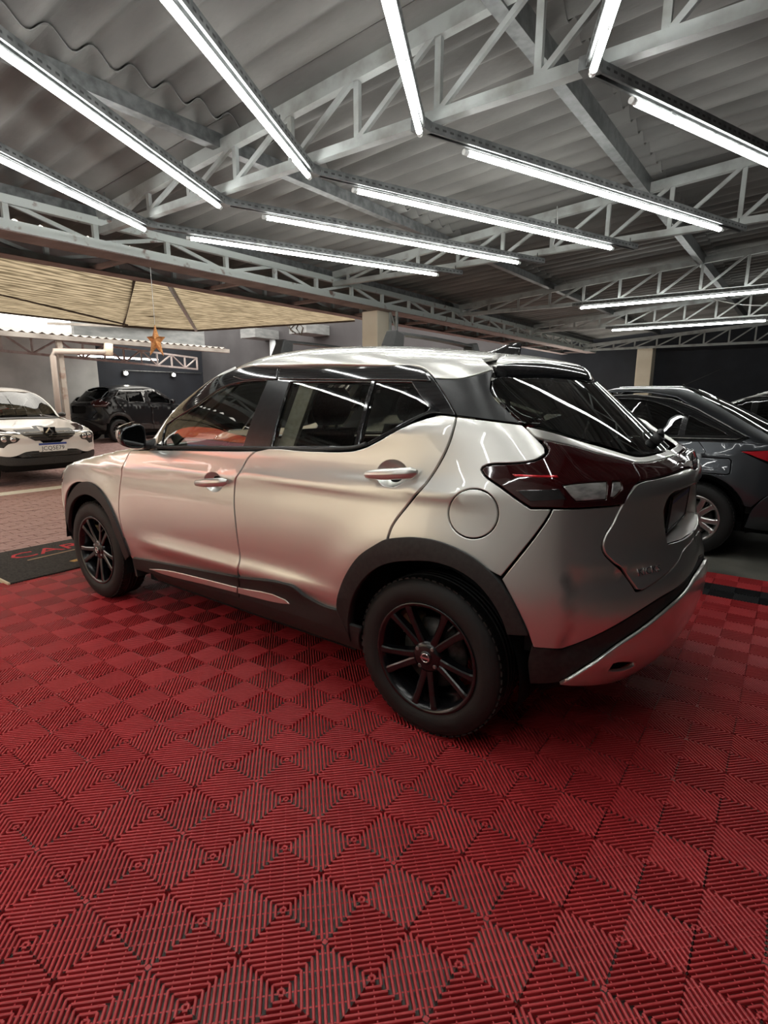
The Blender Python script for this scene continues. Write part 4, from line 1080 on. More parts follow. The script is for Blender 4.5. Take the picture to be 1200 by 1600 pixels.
# unseen shop front, assumed; added and coloured for its reflections in the silver car
def shop():
    bands = ((-.2, 2.5, M_CREAM), (2.5, 3.3, mat('blue_band', (.10, .26, .55), .6)), (3.3, 4.4, mat('mauve_band', (.50, .17, .22), .6)), (4.4, 4.55, mat('dark_band', (.05, .03, .03), .6)), (4.55, 6.4, noise_color(mat('red_orange_band', (.75, .12, .04), .6), (.68, .08, .03), (.80, .18, .06), 2)))
    root = struct(link('wall_reflected', None))
    MB().box((2.6, 9.0, -.2), (10.5, 9.2, 6.4)).build('band', M_CREAM, root)
    for z0, z1, m in bands:
        MB().box((10.5, 9.0, z0), (19.0, 9.2, z1)).build('band', m, root)
shop()
# ---------------------------------------------------------------- carport across the courtyard
M_ASB = noise_color(mat('old_roof_edge', (.24, .22, .20), .8), (.18, .16, .145), (.29, .27, .25), 3, bump=.1)
M_WHITEWASH = noise_color(mat('whitewashed_parapet', (.17, .18, .185), .85), (.13, .14, .145), (.20, .21, .215), 3.5, detail=9, bump=.1, stretch=(1, 1, 3))
M_DKTRUSS = noise_color(mat('pinkish_steel', (.34, .29, .28), .6), (.28, .23, .22), (.42, .37, .36), 6)
def carport():
    t = thing('carport_roof', 'low carport roof with gutter and lattice beam across the courtyard', 'carport', (0, 0, 0))
    # gutter and roof deck falling away behind it
    MB().box((10.95, -7.0, 2.42), (11.10, 7.5, 2.51)).build('gutter', M_ASB, t)
    b = MB()
    P = []
    for x, z in ((11.02, 2.53), (17.1, 3.05)):
        P.append([(x, 7.5 - j * .045, z + .022 * math.cos(2 * math.pi * j / 4)) for j in range(322)])
    MB().grid(P).build('roof_deck', M_ASB, t)
    MB().box((11.9, -6.95, 2.60), (12.02, -3.6, 3.02)).build('parapet', M_WHITEWASH, t)
    MB().bar((11.7, -3.0, 2.80), (11.95, -7.0, 3.05), .10, .05).build('parapet_capping', M_ASB, t)
    # lattice beam
    p, q = Vector((11.2, -1.0, 2.2)), Vector((15.3, -9.07, 2.2))
    p0 = p + (p - q) * .9
    MB().bar(p0, q, .05, .05).build('beam_chord', M_DKTRUSS, t)
    up = Vector((0, 0, .36))
    MB().bar(p0 + up, q + up, .05, .05).build('beam_chord', M_DKTRUSS, t)
    L = (q - p0).length
    n = int(L / .75)
    for k in range(n + 1):
        c = p0 + (q - p0) * (k / n)
        MB().bar(c, c + up, .04, .04, (1, 0, 0)).build('beam_post', M_DKTRUSS, t)
        if k < n:
            e = p0 + (q - p0) * ((k + 1) / n)
            a, b2 = (c, e + up) if k % 2 else (c + up, e)
            MB().bar(a, b2, .03, .035).build('beam_brace', M_DKTRUSS, t)
    return t
carport()
for y, lab in ((-2.90, 'rust-stained white post under the carport gutter, behind the white hatchback'), (2.6, 'white post at the open end of the carport')):
    c = thing('carport_post', lab, 'post', (11.1, y, 0))
    bevel(MB().box((-.05, -.05, -.03), (.05, .05, 2.42)).build('shaft', noise_color(mat('rusty_white', (.35, .30, .26), .7), (.24, .15, .11), (.40, .36, .32), 7, lo=.3, hi=.5), c), .006)
pp = thing('rain_pipe', 'white rain pipe with an elbow running down beside the carport post', 'pipe', (10.96, -2.72, 0))
MB().tube([(0, -1.1, 2.30), (0, -1.0, 2.24), (0, .0, 2.20), (0, .02, 2.1), (.02, .04, 0)], .055, 12).build('pipe_run', mat('pvc_white', (.42, .36, .32), .5), pp)
MB().tube([(0, -1.12, 2.42), (0, -1.1, 2.18)], .09, 12).build('pipe_socket', M_CREAM, pp)
tag(MB().tube([(13.0, -10.35, 3.35), (13.0, -10.35, .0)], .10, 12).build('downpipe', mat('pale_pipe', (.62, .68, .72), .5)), 'pale blue-white downpipe on the dark side wall', 'pipe')
for x, lab in ((13.2, 'white block under the far edge of the shade net, by the downpipe'), (11.0, 'white block on the side wall beside the cables, nearer of two')):
    c = MB().box((x - .35, -10.5, 3.12), (x + .35, -9.5, 3.40))
    o = bevel(c.build('wall_bracket', M_WHITEWASH), .01)
    tag(o, lab, 'bracket')
def floodlight(y, lab):
    t = thing('floodlight', lab, 'lamp', (16.93, y, 2.05), group='floodlights under the carport')
    MB().box((-.06, -.09, -.06), (.07, .09, .06)).build('housing', M_PLASTIC, t)
    MB().lathe([(0, -.105), (.035, -.098), (.058, -.075), (.06, -.055)], 0, 16).build('lamp_glass', mat('flood_glow', (1, 1, .9), .3, emit=(1, .97, .85), power=60), t)
floodlight(-7.45, 'small bright floodlight on the dark wall above the black SUV roof')
floodlight(-9.2, 'small bright floodlight at the right, near the end of the lattice beam')
tag(MB().tube([(16.95, -7.4, 2.14), (16.95, -10.4, 2.14)], .018, 6).build('conduit', M_GALV), 'thin conduit joining the two floodlights on the dark wall', 'conduit')
for y0, lab in ((-.6, 'strip light glowing behind the lattice beam at the left edge'), (-5.2, 'strip light glowing behind the lattice beam above the black SUV')):
    t = thing('strip_light', lab, 'strip light', (15.2, y0, 2.42), group='carport strip lights')
    MB().tube([(0, 0, 0), (0, -2.4, 0)], .02, 10).build('led_tube', M_TUBE, t)
    MB().box((-.02, -2.4, .02), (.02, 0, .04)).build('batten', M_WHITEPL, t)

c = MB()
for k in range(5):
    x0 = 10.9 + .12 * k
    c.tube([(x0, -9.49, 3.46), (x0 + RNG.uniform(-.1, .1), -9.49, 3.38), (x0 + RNG.uniform(-.15, .15), -9.49, 3.26), (x0 - .1 + RNG.uniform(-.1, .1), -9.48, 3.05 + .04 * k)], .018, 6)
tag(c.build('cable_tangle', M_NETSEAM), 'tangle of black cables hanging at the corner of the shade net by a white block', 'cables')
# ================================================================ the silver SUV
def make_wheel(root, name, x, side, material_rim=None, R=.328, RIM=.229, W=.205, spokes=5, lugs=4, group=None, y_face=.785, wide=1.0):
    """wheel axis along y; side +1 = left. returns the wheel part (tyre mesh) with its sub-parts"""
    mr = material_rim or M_RIM
    yc = side * (y_face - W / 2)
    prof = [(RIM - .012, -W * .43), (RIM + .004, -W * .47), (RIM + .03, -W * .5), (R * .90, -W * .485), (R * .965, -W * .44), (R * .99, -W * .38), (R, -W * .28), (R, 0),
            (R, W * .28), (R * .99, W * .38), (R * .965, W * .44), (R * .90, W * .485), (RIM + .045, W * .5), (RIM + .028, W * .498), (RIM + .012, W * .47), (RIM - .002, W * .44), (RIM - .012, W * .42)]
    b = MB()
    b.lathe([(r, h * side) for r, h in prof], 1, 72)
    # shoulder lugs and circumferential tread ribs
    for k in range(64):
        t = 2 * math.pi * k / 64
        for sgn in (1, -1):
            c, s = math.cos(t), math.sin(t)
            M = Matrix(((c, 0, -s, 0), (0, 1, 0, 0), (s, 0, c, 0), (0, 0, 0, 1)))
            b.box((R * .985, sgn * W * .22, -.010), (R + .0012, sgn * W * .40, .010), M)
    for yy in (-.12, 0, .12):
        b.lathe([(R - .002, W * (yy - .035)), (R + .0035, W * (yy - .03)), (R + .0035, W * (yy + .03)), (R - .002, W * (yy + .035))], 1, 72)
    wheel = b.build(name, M_RUBBER, root, (x, yc, R))
    r = MB()
    f = side * W
    r.lathe([(RIM - .010, f * .43), (RIM + .003, f * .46), (RIM + .001, f * .475), (RIM - .009, f * .47), (RIM - .018, f * .42), (RIM - .026, f * .33), (RIM - .04, f * .1), (RIM - .04, -f * .45), (RIM - .008, -f * .46)], 1, 64)
    r.lathe([(0, f * .40), (.045, f * .40), (.062, f * .37), (.070, f * .28), (.07, f * .0), (0, f * .0)], 1, 40)
    for k in range(spokes):
        t0 = 2 * math.pi * k / spokes - math.pi / 2
        for sg in (-1, 1):
            # a tapering, dished spoke: paired, spreading outward
            sec = []
            for rr, da, wd, yy, th in ((.045, .20, .040, .36, .05), (.10, .19, .034, .385, .04), (.16, .20, .032, .42, .032), (RIM - .028, .215, .036, .445, .03), (RIM - .012, .22, .042, .445, .03)):
                a = t0 + sg * da * (1 + .35 * (wide - 1))
                wd *= wide
                c, s = math.cos(a), math.sin(a)
                px, pz = rr * c, rr * s
                tx, tz = -s, c
                y1 = f * yy
                y0 = y1 - side * th
                sec.append([(px - tx * wd / 2, y0, pz - tz * wd / 2), (px - tx * wd * .42, y1 - side * .004, pz - tz * wd * .42), (px - tx * wd * .25, y1, pz - tz * wd * .25),
                            (px + tx * wd * .25, y1, pz + tz * wd * .25), (px + tx * wd * .42, y1 - side * .004, pz + tz * wd * .42), (px + tx * wd / 2, y0, pz + tz * wd / 2)])
            r.grid(sec, False)
    rim = r.build('rim', mr, wheel)
    d = MB()
    d.lathe([(.08, -f * .02), (.145, -f * .02), (.145, f * .08), (.06, f * .10)], 1, 40)
    d.build('brake_disc', M_DISC, wheel)
    cal = MB().box((.06, min(-f * .1, f * .16), .05), (.15, max(-f * .1, f * .16), .15))
    bevel(cal.build('brake_caliper', mat('caliper_cast', (.32, .26, .16), .5, .7), wheel), .01)
    cap = MB()
    cap.lathe([(0, f * .425), (.022, f * .424), (.028, f * .41), (.029, f * .38)], 1, 28)
    cap.build('centre_cap', M_RIM, wheel)
    em = MB()
    em.lathe([(.015, f * .424), (.016, f * .434), (.019, f * .434), (.020, f * .424)], 1, 28)
    em.box((-.021, min(f * .424, f * .436), -.004), (.021, max(f * .424, f * .436), .004))
    em.build('wheel_emblem', M_CHROME, wheel)
    for k in range(lugs):
        t = 2 * math.pi * k / lugs + .6
        n = MB()
        n.lathe([(0, f * .41), (.007, f * .41), (.0095, f * .395), (.0095, f * .30)], 1, 6, center=(.05 * math.cos(t), 0, .05 * math.sin(t)), smooth=False)
        n.build('lug_nut', M_DULLMETAL, wheel)
    v = MB().tube([((RIM - .02) * math.cos(2.2), f * .40, (RIM - .02) * math.sin(2.2)), ((RIM - .05) * math.cos(2.2), f * .46, (RIM - .05) * math.sin(2.2))], .004, 6)
    v.build('valve', M_PLASTIC, wheel)
    return wheel

def arch_liner(root, x, side, r=.40, y0=.50, y1=.815, zc=.34):
    b = MB()
    P = []
    for y in (y0, y1):
        P.append([(x + r * math.cos(t), side * y, zc + r * math.sin(t)) for t in np.linspace(.05, math.pi + .25, 25)])
    b.grid(P)
    b.add([(x + r * math.cos(t), side * y0, zc + r * math.sin(t)) for t in np.linspace(.05, math.pi + .25, 25)], [tuple(range(25))])
    return b.build('wheel_arch_liner', M_DARK, root)

def make_seat(root, x, y, w=.50, back=.66, lean=.24, material=None, head=True, name='seat'):
    m = material or M_SEAT
    b = MB()
    def slab(z0, z1, w0, w1, t, xs):
        P = []
        for k, s in enumerate(np.linspace(0, 1, 7)):
            z = z0 + (z1 - z0) * s
            ww = w0 + (w1 - w0) * s
            xx = x + xs(s)
            ring = []
            for a in np.linspace(0, 2 * math.pi, 17):
                c, sn = math.cos(a), math.sin(a)
                ring.append((xx + t * np.sign(sn) * abs(sn) ** .7, y + ww / 2 * np.sign(c) * abs(c) ** .45, z))
            P.append(ring)
        b.grid(P)
        b.add(P[0], [tuple(range(17))]); b.add(P[-1], [tuple(range(17))])
    slab(.52, .52 + back, w * .96, w * .78, .07, lambda s: -lean * s)
    b.box((x - .02, y - w / 2, .40), (x + .50, y + w / 2, .52))
    o = bevel(b.build(name, m, root), .02, 3)
    if head:
        h = MB()
        P = []
        zt = .52 + back
        for s in np.linspace(0, 1, 8):
            k = math.sin(math.pi * (.12 + .80 * s)) ** .45
            P.append([(x - lean - .015 - .03 * s + .055 * k * math.sin(a), y + .135 * k * np.sign(math.cos(a)) * abs(math.cos(a)) ** .6, zt + .02 + .19 * s) for a in np.linspace(0, 2 * math.pi, 17)])
        h.grid(P)
        h.add(P[0], [tuple(range(17))]); h.add(P[-1], [tuple(range(17))])
        for yy in (-.05, .05):
            h.tube([(x - lean - .01, y + yy, zt - .04), (x - lean - .015, y + yy, zt + .05)], .007, 6)
        h.build('headrest', m, o)
    return o

def sunk_shell(surf, d, keep, name, material, parent, both=True):
    """inner skin: the dense surface moved inward by d, faces kept where keep(x, |y|, z)"""
    g = surf.g - surf.n * d
    g = g[::2, ::2]
    nv, nu = g.shape[:2]
    V = g.reshape(-1, 3)
    i = np.arange(nv * nu).reshape(nv, nu)
    F = np.stack([i[:-1, :-1], i[:-1, 1:], i[1:, 1:], i[1:, :-1]], -1).reshape(-1, 4)
    c = V[F].mean(1)
    F = F[keep(c[:, 0], c[:, 1], c[:, 2])]
    V2 = V * np.array([1, -1, 1])
    me = bpy.data.meshes.new(name)
    me.from_pydata(np.concatenate([V, V2]).tolist(), [], F.tolist() + (F[:, ::-1] + len(V)).tolist())
    me.polygons.foreach_set('use_smooth', [True] * len(me.polygons))
    bm = bmesh.new(); bm.from_mesh(me)
    bmesh.ops.delete(bm, geom=[v for v in bm.verts if not v.link_faces], context='VERTS')
    bm.to_mesh(me); bm.free()
    return link(name, me, material, parent)

HB = Surf(hero_sculpt(bs_grid(hero_body_table(), 281, 141, ('lin', 'lin'), ('mir', 'mir'))))
HG = Surf(bs_grid(hero_top_table(), 181, 91, ('lin', 'lin'), ('mir', 'mir')))
HR = Surf(bs_grid(hero_roof_table(), 121, 71, ('lin', 'mir'), ('lin', 'lin')))
HS = {'B': HB, 'G': HG, 'R': HR}

def build_hero():
    car = thing('car', 'silver compact SUV with black wheels and gloss black window surrounds parked on the red mat', 'car', (0, -.065, 0))
    SIDE, REARQ, REAR, TOP = (0, 1, 0), (-.7, .7, 0), (-1, 0, 0), (-.15, .7, .7)
    def P(key, d, m, name=None, off=0, both=True, holes=(), half=False, gap=.003, step=.035, parent=None, rim=.014, sub=4, corner=33):
        s, pts = HERO[key]
        nm = name or key
        a = panel(nm, HS[s], pts, d, m, parent or car, off, gap, rim, step, holes, half, False, sub, corner)
        if both and not half:
            b = a.copy(); b.data = a.data.copy(); COL.objects.link(b)
            b.data.transform(Matrix.Diagonal((1, -1, 1, 1)))
            nrm = np.zeros(len(b.data.vertices) * 3)
            b.data.flip_normals()
            b.parent = parent or car
            return a, b
        return (a,)
    hold = {'front_door': (1.274, .919, .048), 'rear_door': (.165, 1.056, .048)}
    doors = {}
    for key in ('front_door', 'rear_door'):
        cx, cz, r = hold[key]
        hole = [(cx + 1.5 * r * math.cos(t), .86, cz + r * math.sin(t)) for t in np.linspace(0, 2 * math.pi, 25)[:-1]]
        doors[key] = P(key, SIDE, M_SILVER, holes=[hole], rim=.02)
        for dr, sg in zip(doors[key], (1, -1)):
            # dished recess behind the handle
            b = MB()
            rings = []
            for q, dep in ((1.06, .006), (.98, .010), (.8, .022), (.45, .032), (.02, .035)):
                ring = []
                for t in np.linspace(0, 2 * math.pi, 25):
                    p, n = HB.cast(np.array([cx + 1.5 * r * q * math.cos(t), .86, cz + r * q * math.sin(t)]), np.array([0, 1.0, 0]))
                    p = p - n * dep
                    ring.append((p[0], sg * p[1], p[2]))
                rings.append(ring)
            b.grid(rings)
            b.build('handle_recess', M_SILVER, dr)
            # grip bar with a lock block at its rear end
            x0, x1 = (1.405, 1.145) if key == 'front_door' else (.289, .04)
            zz = lambda x: cz + (.031 * (1.274 - x) / .26 if key == 'front_door' else .028 * (.165 - x) / .25)
            secs = []
            for s in np.linspace(0, 1, 15):
                x = x0 + (x1 - x0) * s
                p, n = HB.cast(np.array([x, .86, zz(x)]), np.array([0, 1.0, 0]))
                out = .012 + .030 * math.sin(math.pi * min(max(s, .0), 1)) ** .6
                hh = .014 + .008 * min(1, s * 2.2)
                if s in (0.0, 1.0): hh *= .45
                th = .012 if 0 < s < 1 else .006
                ring = []
                for a in np.linspace(0, 2 * math.pi, 13):
                    ring.append((x, sg * (p[1] + out + th * math.cos(a)), zz(x) + hh * math.sin(a)))
                secs.append(ring)
            h = MB().grid(secs)
            h.add(secs[0], [tuple(range(13))]); h.add(secs[-1], [tuple(range(13))])
            hb = h.build('door_handle', M_SILVER, dr)
            if key == 'front_door' and sg == 1:
                MB().lathe([(0, .0), (.008, .0), (.009, -.004)], 1, 16, center=(x1 + .045, .8545 + .033, zz(x1 + .045))).build('key_lock', M_DULLMETAL, dr)
    ff = HERO['fuel_flap'][1]
    q1 = P('quarter_panel', (-.3, .93, .2), M_SILVER, both=False, holes=[ff])[0]
    P('fuel_flap', (-.3, .93, .2), M_SILVER, both=False, gap=.003)
    s, pts = HERO['quarter_panel']
    panel('quarter_panel', HB, pts, (-.3, .93, .2), M_SILVER, car, mirror=True)
    P('rear_bumper', REARQ, M_SILVER, half=True, gap=.002)
    P('bumper_valance', REARQ, M_PLASTIC, 'lower_bumper_trim', half=True, off=-.004, gap=0)
    P('skid_plate', REARQ, M_SILVER, half=True, off=.012, holes=[HERO['reflector_pocket'][1]], gap=.001)
    for o in P('reflector_pocket', REARQ, M_DARK, 'fog_lamp_pocket', off=-.02, gap=-.004): pass
    lamps = P('tail_lamp', REARQ, M_LAMP, holes=[HERO['reverse_lens'][1], HERO['side_lens'][1]], off=.004)
    for key, m, nm, of in (('reverse_lens', M_LENS, 'reverse_light', .002), ('side_lens', M_LENS, 'rear_indicator', .002), ('lamp_fins', M_GLOSSBLACK, 'ribbed_lens', .0052), ('lamp_bar', M_LAMPRED, 'red_light_bar', .0052)):
        s, pts = HERO[key]
        for lamp, mir in zip(lamps, (False, True)):
            panel(nm, HB, pts, REARQ, m, lamp, of, .0005, .004, .03, mirror=mir)
    P('rear_garnish', REARQ, M_LAMP, half=True, off=.004, gap=.001)
    P('hatch_trim', (-.4, .72, .55), M_SILVER, half=True, gap=.0015)
    hatch = P('hatch', (-.85, .5, 0), M_SILVER, half=True, off=.004, holes=())[0]
    # sunken plate pocket: walls running in from the hole in the hatch
    pk = [(0, 1.006), (.235, 1.006), (.345, 1.0), (.372, .982), (.385, .945), (.345, .815), (.20, .805), (0, .80)]
    pk = pk + [(-y, z) for y, z in pk[1:-1]][::-1]
    r0, r1 = [], []
    for y, z in pk + [pk[0]]:
        p, n = HB.cast(np.array([-.8, y, z]), np.array([-1.0, 0, 0]))
        r0.append((p[0] + .002, y, z)); r1.append((-.700, y * .98, .90 + (z - .90) * .93))
    b = MB().grid([r0, r1], False)
    b.add(r1[:-1], [tuple(range(len(pk)))])
    b.build('plate_pocket', M_SILVER, hatch)
    n0, nn = HB.cast(np.array([-.8, 0, .90]), np.array([-1.0, 0, 0]))
    px = -.712
    tilt = Matrix.Translation((px, 0, .895)) @ Matrix.Rotation(-.06, 4, 'Y')
    b = MB().box((-.004, -.20, -.065), (.004, .20, .065), tilt)
    plate = bevel(b.build('number_plate', mat('plate_grey', (.22, .22, .22), .5), car), .003)
    pf = MB()
    for a, c in (((-.007, -.207, -.072), (.0, .207, -.062)), ((-.007, -.207, .062), (.0, .207, .072)), ((-.007, -.207, -.072), (.0, -.198, .072)), ((-.007, .198, -.072), (.0, .207, .072))):
        pf.box(a, c, tilt)
    pf.build('plate_frame', M_PLASTIC, plate)
    MB().box((-.0046, -.197, .040), (-.003, .197, .062), tilt).build('plate_band', mat('plate_blue', (.02, .04, .18), .4), plate)
    # emblem
    e0, en = HB.cast(np.array([-.8, 0, 1.085]), np.array([-1.0, 0, 0]))
    EM = Matrix.Translation((e0[0] - .012, 0, 1.085)) @ Matrix.Rotation(math.radians(-78), 4, 'Y')
    b = MB()
    ring = []
    for t in np.linspace(0, 2 * math.pi, 37):
        ring.append([EM @ Vector((.052 * math.cos(t) * k, .06 * math.sin(t) * k, h)) for k, h in ((1.0, -.012), (1.02, .010), (.93, .014), (.84, .010), (.83, -.010))])
    b.grid(ring)
    b.box((-.012, -.066, -.010), (.012, .066, .012), EM)
    em = b.build('rear_emblem', M_CHROME, car)
    text_obj('emblem_letters', 'NISSAN', .020, .0008, M_GLOSSBLACK, em, EM @ Matrix.Translation((0, 0, .0125)) @ Matrix.Rotation(math.radians(-90), 4, 'Z'), xs=1.3)
    # model lettering on the hatch
    bx, bn = HB.cast(np.array([-.72, .495, .742]), np.array([-.85, .5, 0]))
    bn = Vector(bn)
    ux = Vector((0, 0, 1)).cross(bn).normalized()
    uy = bn.cross(ux)
    BM = Matrix(((ux.x, uy.x, bn.x, bx[0] + bn.x * .006), (ux.y, uy.y, bn.y, bx[1] + bn.y * .006), (ux.z, uy.z, bn.z, bx[2] + bn.z * .006), (0, 0, 0, 1)))
    text_obj('hatch_lettering', 'KICKS', .034, .0015, M_BADGE, car, BM, xs=1.35)
    # --- glasshouse
    holes = [HERO['front_glass'][1], HERO['rear_glass'][1], HERO['quarter_glass'][1]]
    SG = (0, .97, .25)
    P('side_frame', SG, M_GLOSSBLACK, 'window_surround', holes=holes, off=.002, gap=.001, rim=.03)
    for key, m in (('front_glass', M_GLASS_CLEAR), ('rear_glass', M_GLASS_TINT), ('quarter_glass', M_GLASS_TINT)):
        P(key, SG, m, {'front_glass': 'front_side_window', 'rear_glass': 'rear_side_window', 'quarter_glass': 'quarter_window'}[key], off=-.006, gap=-.006, rim=.001)
    for key in ('front_visor', 'rear_visor'):
        P(key, SG, M_GLOSSBLACK, 'wind_deflector', off=.010, gap=.001, rim=.009)
    P('b_pillar', SG, M_SATIN, 'door_pillar_trim', off=.004, gap=.001, rim=.004)
    # belt seal along the window foot
    for sg in (1, -1):
        pts = []
        for q in smooth_outline(np.array(HERO['side_frame'][1][0:7])[:, [0, 2]], 3)[:-3]:
            p, n = HG.cast(np.array([q[0], .8, q[1] + .010]), np.array([0, 1.0, 0]))
            pts.append((p[0] + n[0] * .006, sg * (p[1] + n[1] * .006), p[2]))
        pts = pts[:len(pts) - 3]
        MB().tube(pts, .011, 6).build('window_seal', M_PLASTIC, car)
    P('a_pillar', (.55, .8, .25), M_SILVER, 'windscreen_pillar', gap=.001, rim=.02)
    P('d_pillar', (-.45, .9, .1), M_SATIN, 'rear_pillar_trim', gap=.001, off=.001)
    P('rear_window', (-.45, .75, .45), M_GLASS_REAR, half=True, off=.002, gap=.001, rim=.004)
    ws = [(2.06, 0, 1.095), (2.03, .40, 1.105), (2.0, .61, 1.12), (1.955, .68, 1.13), (1.87, .647, 1.235), (1.705, .603, 1.36), (1.56, .56, 1.455), (1.46, .505, 1.508), (1.47, .36, 1.53), (1.48, .16, 1.543), (1.485, 0, 1.545)]
    panel('windscreen', HG, ws, (.7, .25, .66), M_GLASS_CLEAR, car, 0, 0, .002, half=True)
    P('roof', TOP, M_SILVER, half=True, gap=.001, rim=.02)
    # --- front end
    hood = [(2.08, 0, 1.07), (2.07, .40, 1.06), (2.03, .66, 1.055), (2.10, .72, 1.04), (2.40, .715, 1.0), (2.72, .70, .945), (2.95, .66, .895), (3.06, .50, .885), (3.15, .25, .885), (3.175, 0, .885)]
    panel('bonnet', HB, hood, (.15, .25, 1), M_SILVER, car, half=True)
    fender = [p for p in HERO['front_door'][1][15:21]] + [HERO['front_door'][1][0], (1.985, .745, 1.06), (2.12, .735, 1.04), (2.40, .728, 1.0), (2.72, .712, .945), (2.90, .69, .90), (2.95, .81, .80), (2.99, .82, .70), (2.99, .83, .62), (2.98, .84, .58)]
    arcs = [(2.615 + .425 * math.cos(t), .87, .345 + .445 * math.sin(t)) for t in np.linspace(.55, 2.95, 18)]
    panel('front_fender', HB, fender + arcs, (.2, .93, .3), M_SILVER, car)
    panel('front_fender', HB, fender + arcs, (.2, .93, .3), M_SILVER, car, mirror=True)
    lamp = [(2.90, .74, .885), (3.03, .68, .86), (3.14, .57, .84), (3.19, .50, .80), (3.14, .60, .755), (3.02, .755, .74), (2.955, .80, .765), (2.93, .80, .82)]
    for mr in (False, True):
        panel('headlight', HB, lamp, (.6, .7, .35), M_LENS, car, .002, .002, mirror=mr)
    fb = [(3.43, 0, .80), (3.36, .34, .80), (3.19, .50, .795), (3.14, .60, .75), (3.04, .765, .735), (2.975, .81, .76), (2.995, .82, .70), (2.995, .83, .62), (2.985, .835, .57), (3.03, .82, .45), (3.045, .79, .32), (3.10, .70, .24), (3.28, .40, .24), (3.36, 0, .24)]
    gr = [(3.42, .30, .42), (3.42, .30, .56), (3.42, .0, .56), (3.42, 0, .42)]
    panel('front_bumper', HB, fb, (.75, .65, .0), M_SILVER, car, half=True)
    grille = [(3.2, 0, .87), (3.2, .30, .865), (3.14, .47, .845), (3.2, .44, .77), (3.38, .25, .62), (3.42, 0, .60)]
    panel('front_grille', HB, grille, (.9, .15, .3), M_GLOSSBLACK, car, .012, half=True)
    low = [(3.42, 0, .46), (3.40, .34, .45), (3.30, .52, .40), (3.3, .44, .28), (3.36, 0, .27)]
    panel('lower_grille', HB, low, (.95, .25, 0), M_PLASTIC, car, .008, half=True)
    # --- cladding
    for key in ('door_cladding_front', 'door_cladding_rear'):
        P(key, SIDE, M_PLASTIC, 'door_cladding', off=.014, gap=.001, rim=.02)
    for key in ('cladding_strip_front', 'cladding_strip_rear'):
        P(key, SIDE, M_SILVER, 'cladding_strip', off=.019, gap=.001, rim=.008)
    P('arch_trim_rear', SIDE, M_PLASTIC, 'wheel_arch_trim', off=.012, gap=.0, rim=.05)
    ao = [(2.615 + .432 * math.cos(t), .87, .345 + .452 * math.sin(t)) for t in np.linspace(-.06, math.pi - .13, 26)]
    ai = [(2.615 + .388 * math.cos(t), .87, .345 + .395 * math.sin(t)) for t in np.linspace(math.pi - .02, -.06, 26)]
    ft = [p for p in HERO['arch_trim_front'][1]]
    for mr in (False, True):
        panel('wheel_arch_trim', HB, ft, SIDE, M_PLASTIC, car, .012, 0, .025, mirror=mr)
        sill = [(2.0, .83, .34), (1.04, .84, .372), (.32, .85, .378), (.36, .82, .24), (1.04, .8, .225), (2.0, .8, .225)]
        panel('sill', HB, sill, SIDE, M_PLASTIC, car, .004, 0, .02, mirror=mr)
        low = [(.36, .86, .50), (.42, .86, .37), (.38, .82, .24), (.30, .82, .24), (.33, .86, .42)]
    for x in (0.0, 2.615):
        for sg in (1, -1):
            arch_liner(car, x, sg, y0=.56, y1=.845)
    # mud flaps behind the front wheels
    for sg in (1, -1):
        b = MB()
        b.add([(2.20, sg * .64, .36), (2.20, sg * .82, .36), (2.17, sg * .82, .23), (2.17, sg * .66, .23), (2.18, sg * .64, .36), (2.18, sg * .82, .36), (2.15, sg * .82, .23), (2.15, sg * .66, .23)],
              [(0, 1, 2, 3), (4, 7, 6, 5), (0, 4, 5, 1), (1, 5, 6, 2), (2, 6, 7, 3), (3, 7, 4, 0)])
        b.build('mud_flap', M_PLASTIC, car)
    # --- spoiler
    secs = []
    for s in np.linspace(-1, 1, 41):
        y = .53 * s
        a = abs(s)
        xt = -.245 + .155 * a ** 1.2
        xf = -.02 - .09 * a ** 3
        def rp(x):
            p, n = HR.cast(np.array([x, y, 1.5]), np.array([0, 0, 1.0]))
            return p
        f0 = rp(xf)
        ring = [(f0[0], y, f0[2] - .015)]
        for q in np.linspace(0, 1, 7):
            p = rp(xf + (xt - xf) * q)
            ring.append((p[0], y, p[2] + .003))
        ring.append((ring[-1][0] - .006, y, ring[-1][2] - .006))
        secs.append(ring)
    sp = MB().grid(secs).build('roof_spoiler', M_SILVER, car)
    secs2 = []
    for ring, s in zip(secs, np.linspace(-1, 1, 41)):
        x, y, z = ring[-1]
        h = .076 - .016 * abs(s) ** 3
        q = 1 - .75 * abs(s) ** 3
        secs2.append([(x, y, z), (x - .020 * q, y, z - .006), (x - .046 * q, y, z - h * .40), (x - .066 * q, y, z - h * .82), (x - .062 * q, y, z - h), (x + .03, y, z - h - .002), (x + .12, y, z - h + .02)])
    MB().grid(secs2).build('spoiler_lip', M_GLOSSBLACK, sp)
    for sg in (1, -1):
        k = -1 if sg == 1 else 0
        r1, r2 = secs[k], secs2[k]
        MB().add(list(r1) + list(r2[1:]), [tuple(range(len(r1) + len(r2) - 1))]).build('spoiler_end', M_SATIN, sp)
        # --- shark-fin aerial, wiper, mirrors
    secs = []
    for s in np.linspace(0, 1, 13):
        x = .20 - .17 * s
        z0 = HR.cast(np.array([x, 0, 1.5]), np.array([0, 0, 1.0]))[0][2] - .003
        h = .004 + .050 * (math.sin(math.pi / 2 * min(1, s * 1.12)) ** 1.6)
        wd = .030 * math.sin(math.pi * min(.97, .08 + s * .9)) ** .6
        secs.append([(x, wd, z0), (x - .004, wd * .55, z0 + h * .55), (x - .010 * s, wd * .12, z0 + h), (x - .010 * s, -wd * .12, z0 + h), (x - .004, -wd * .55, z0 + h * .55), (x, -wd, z0)])
    b = MB().grid(secs)
    b.add(secs[-1], [tuple(range(6))])
    b.build('shark_fin_aerial', M_GLOSSBLACK, car)
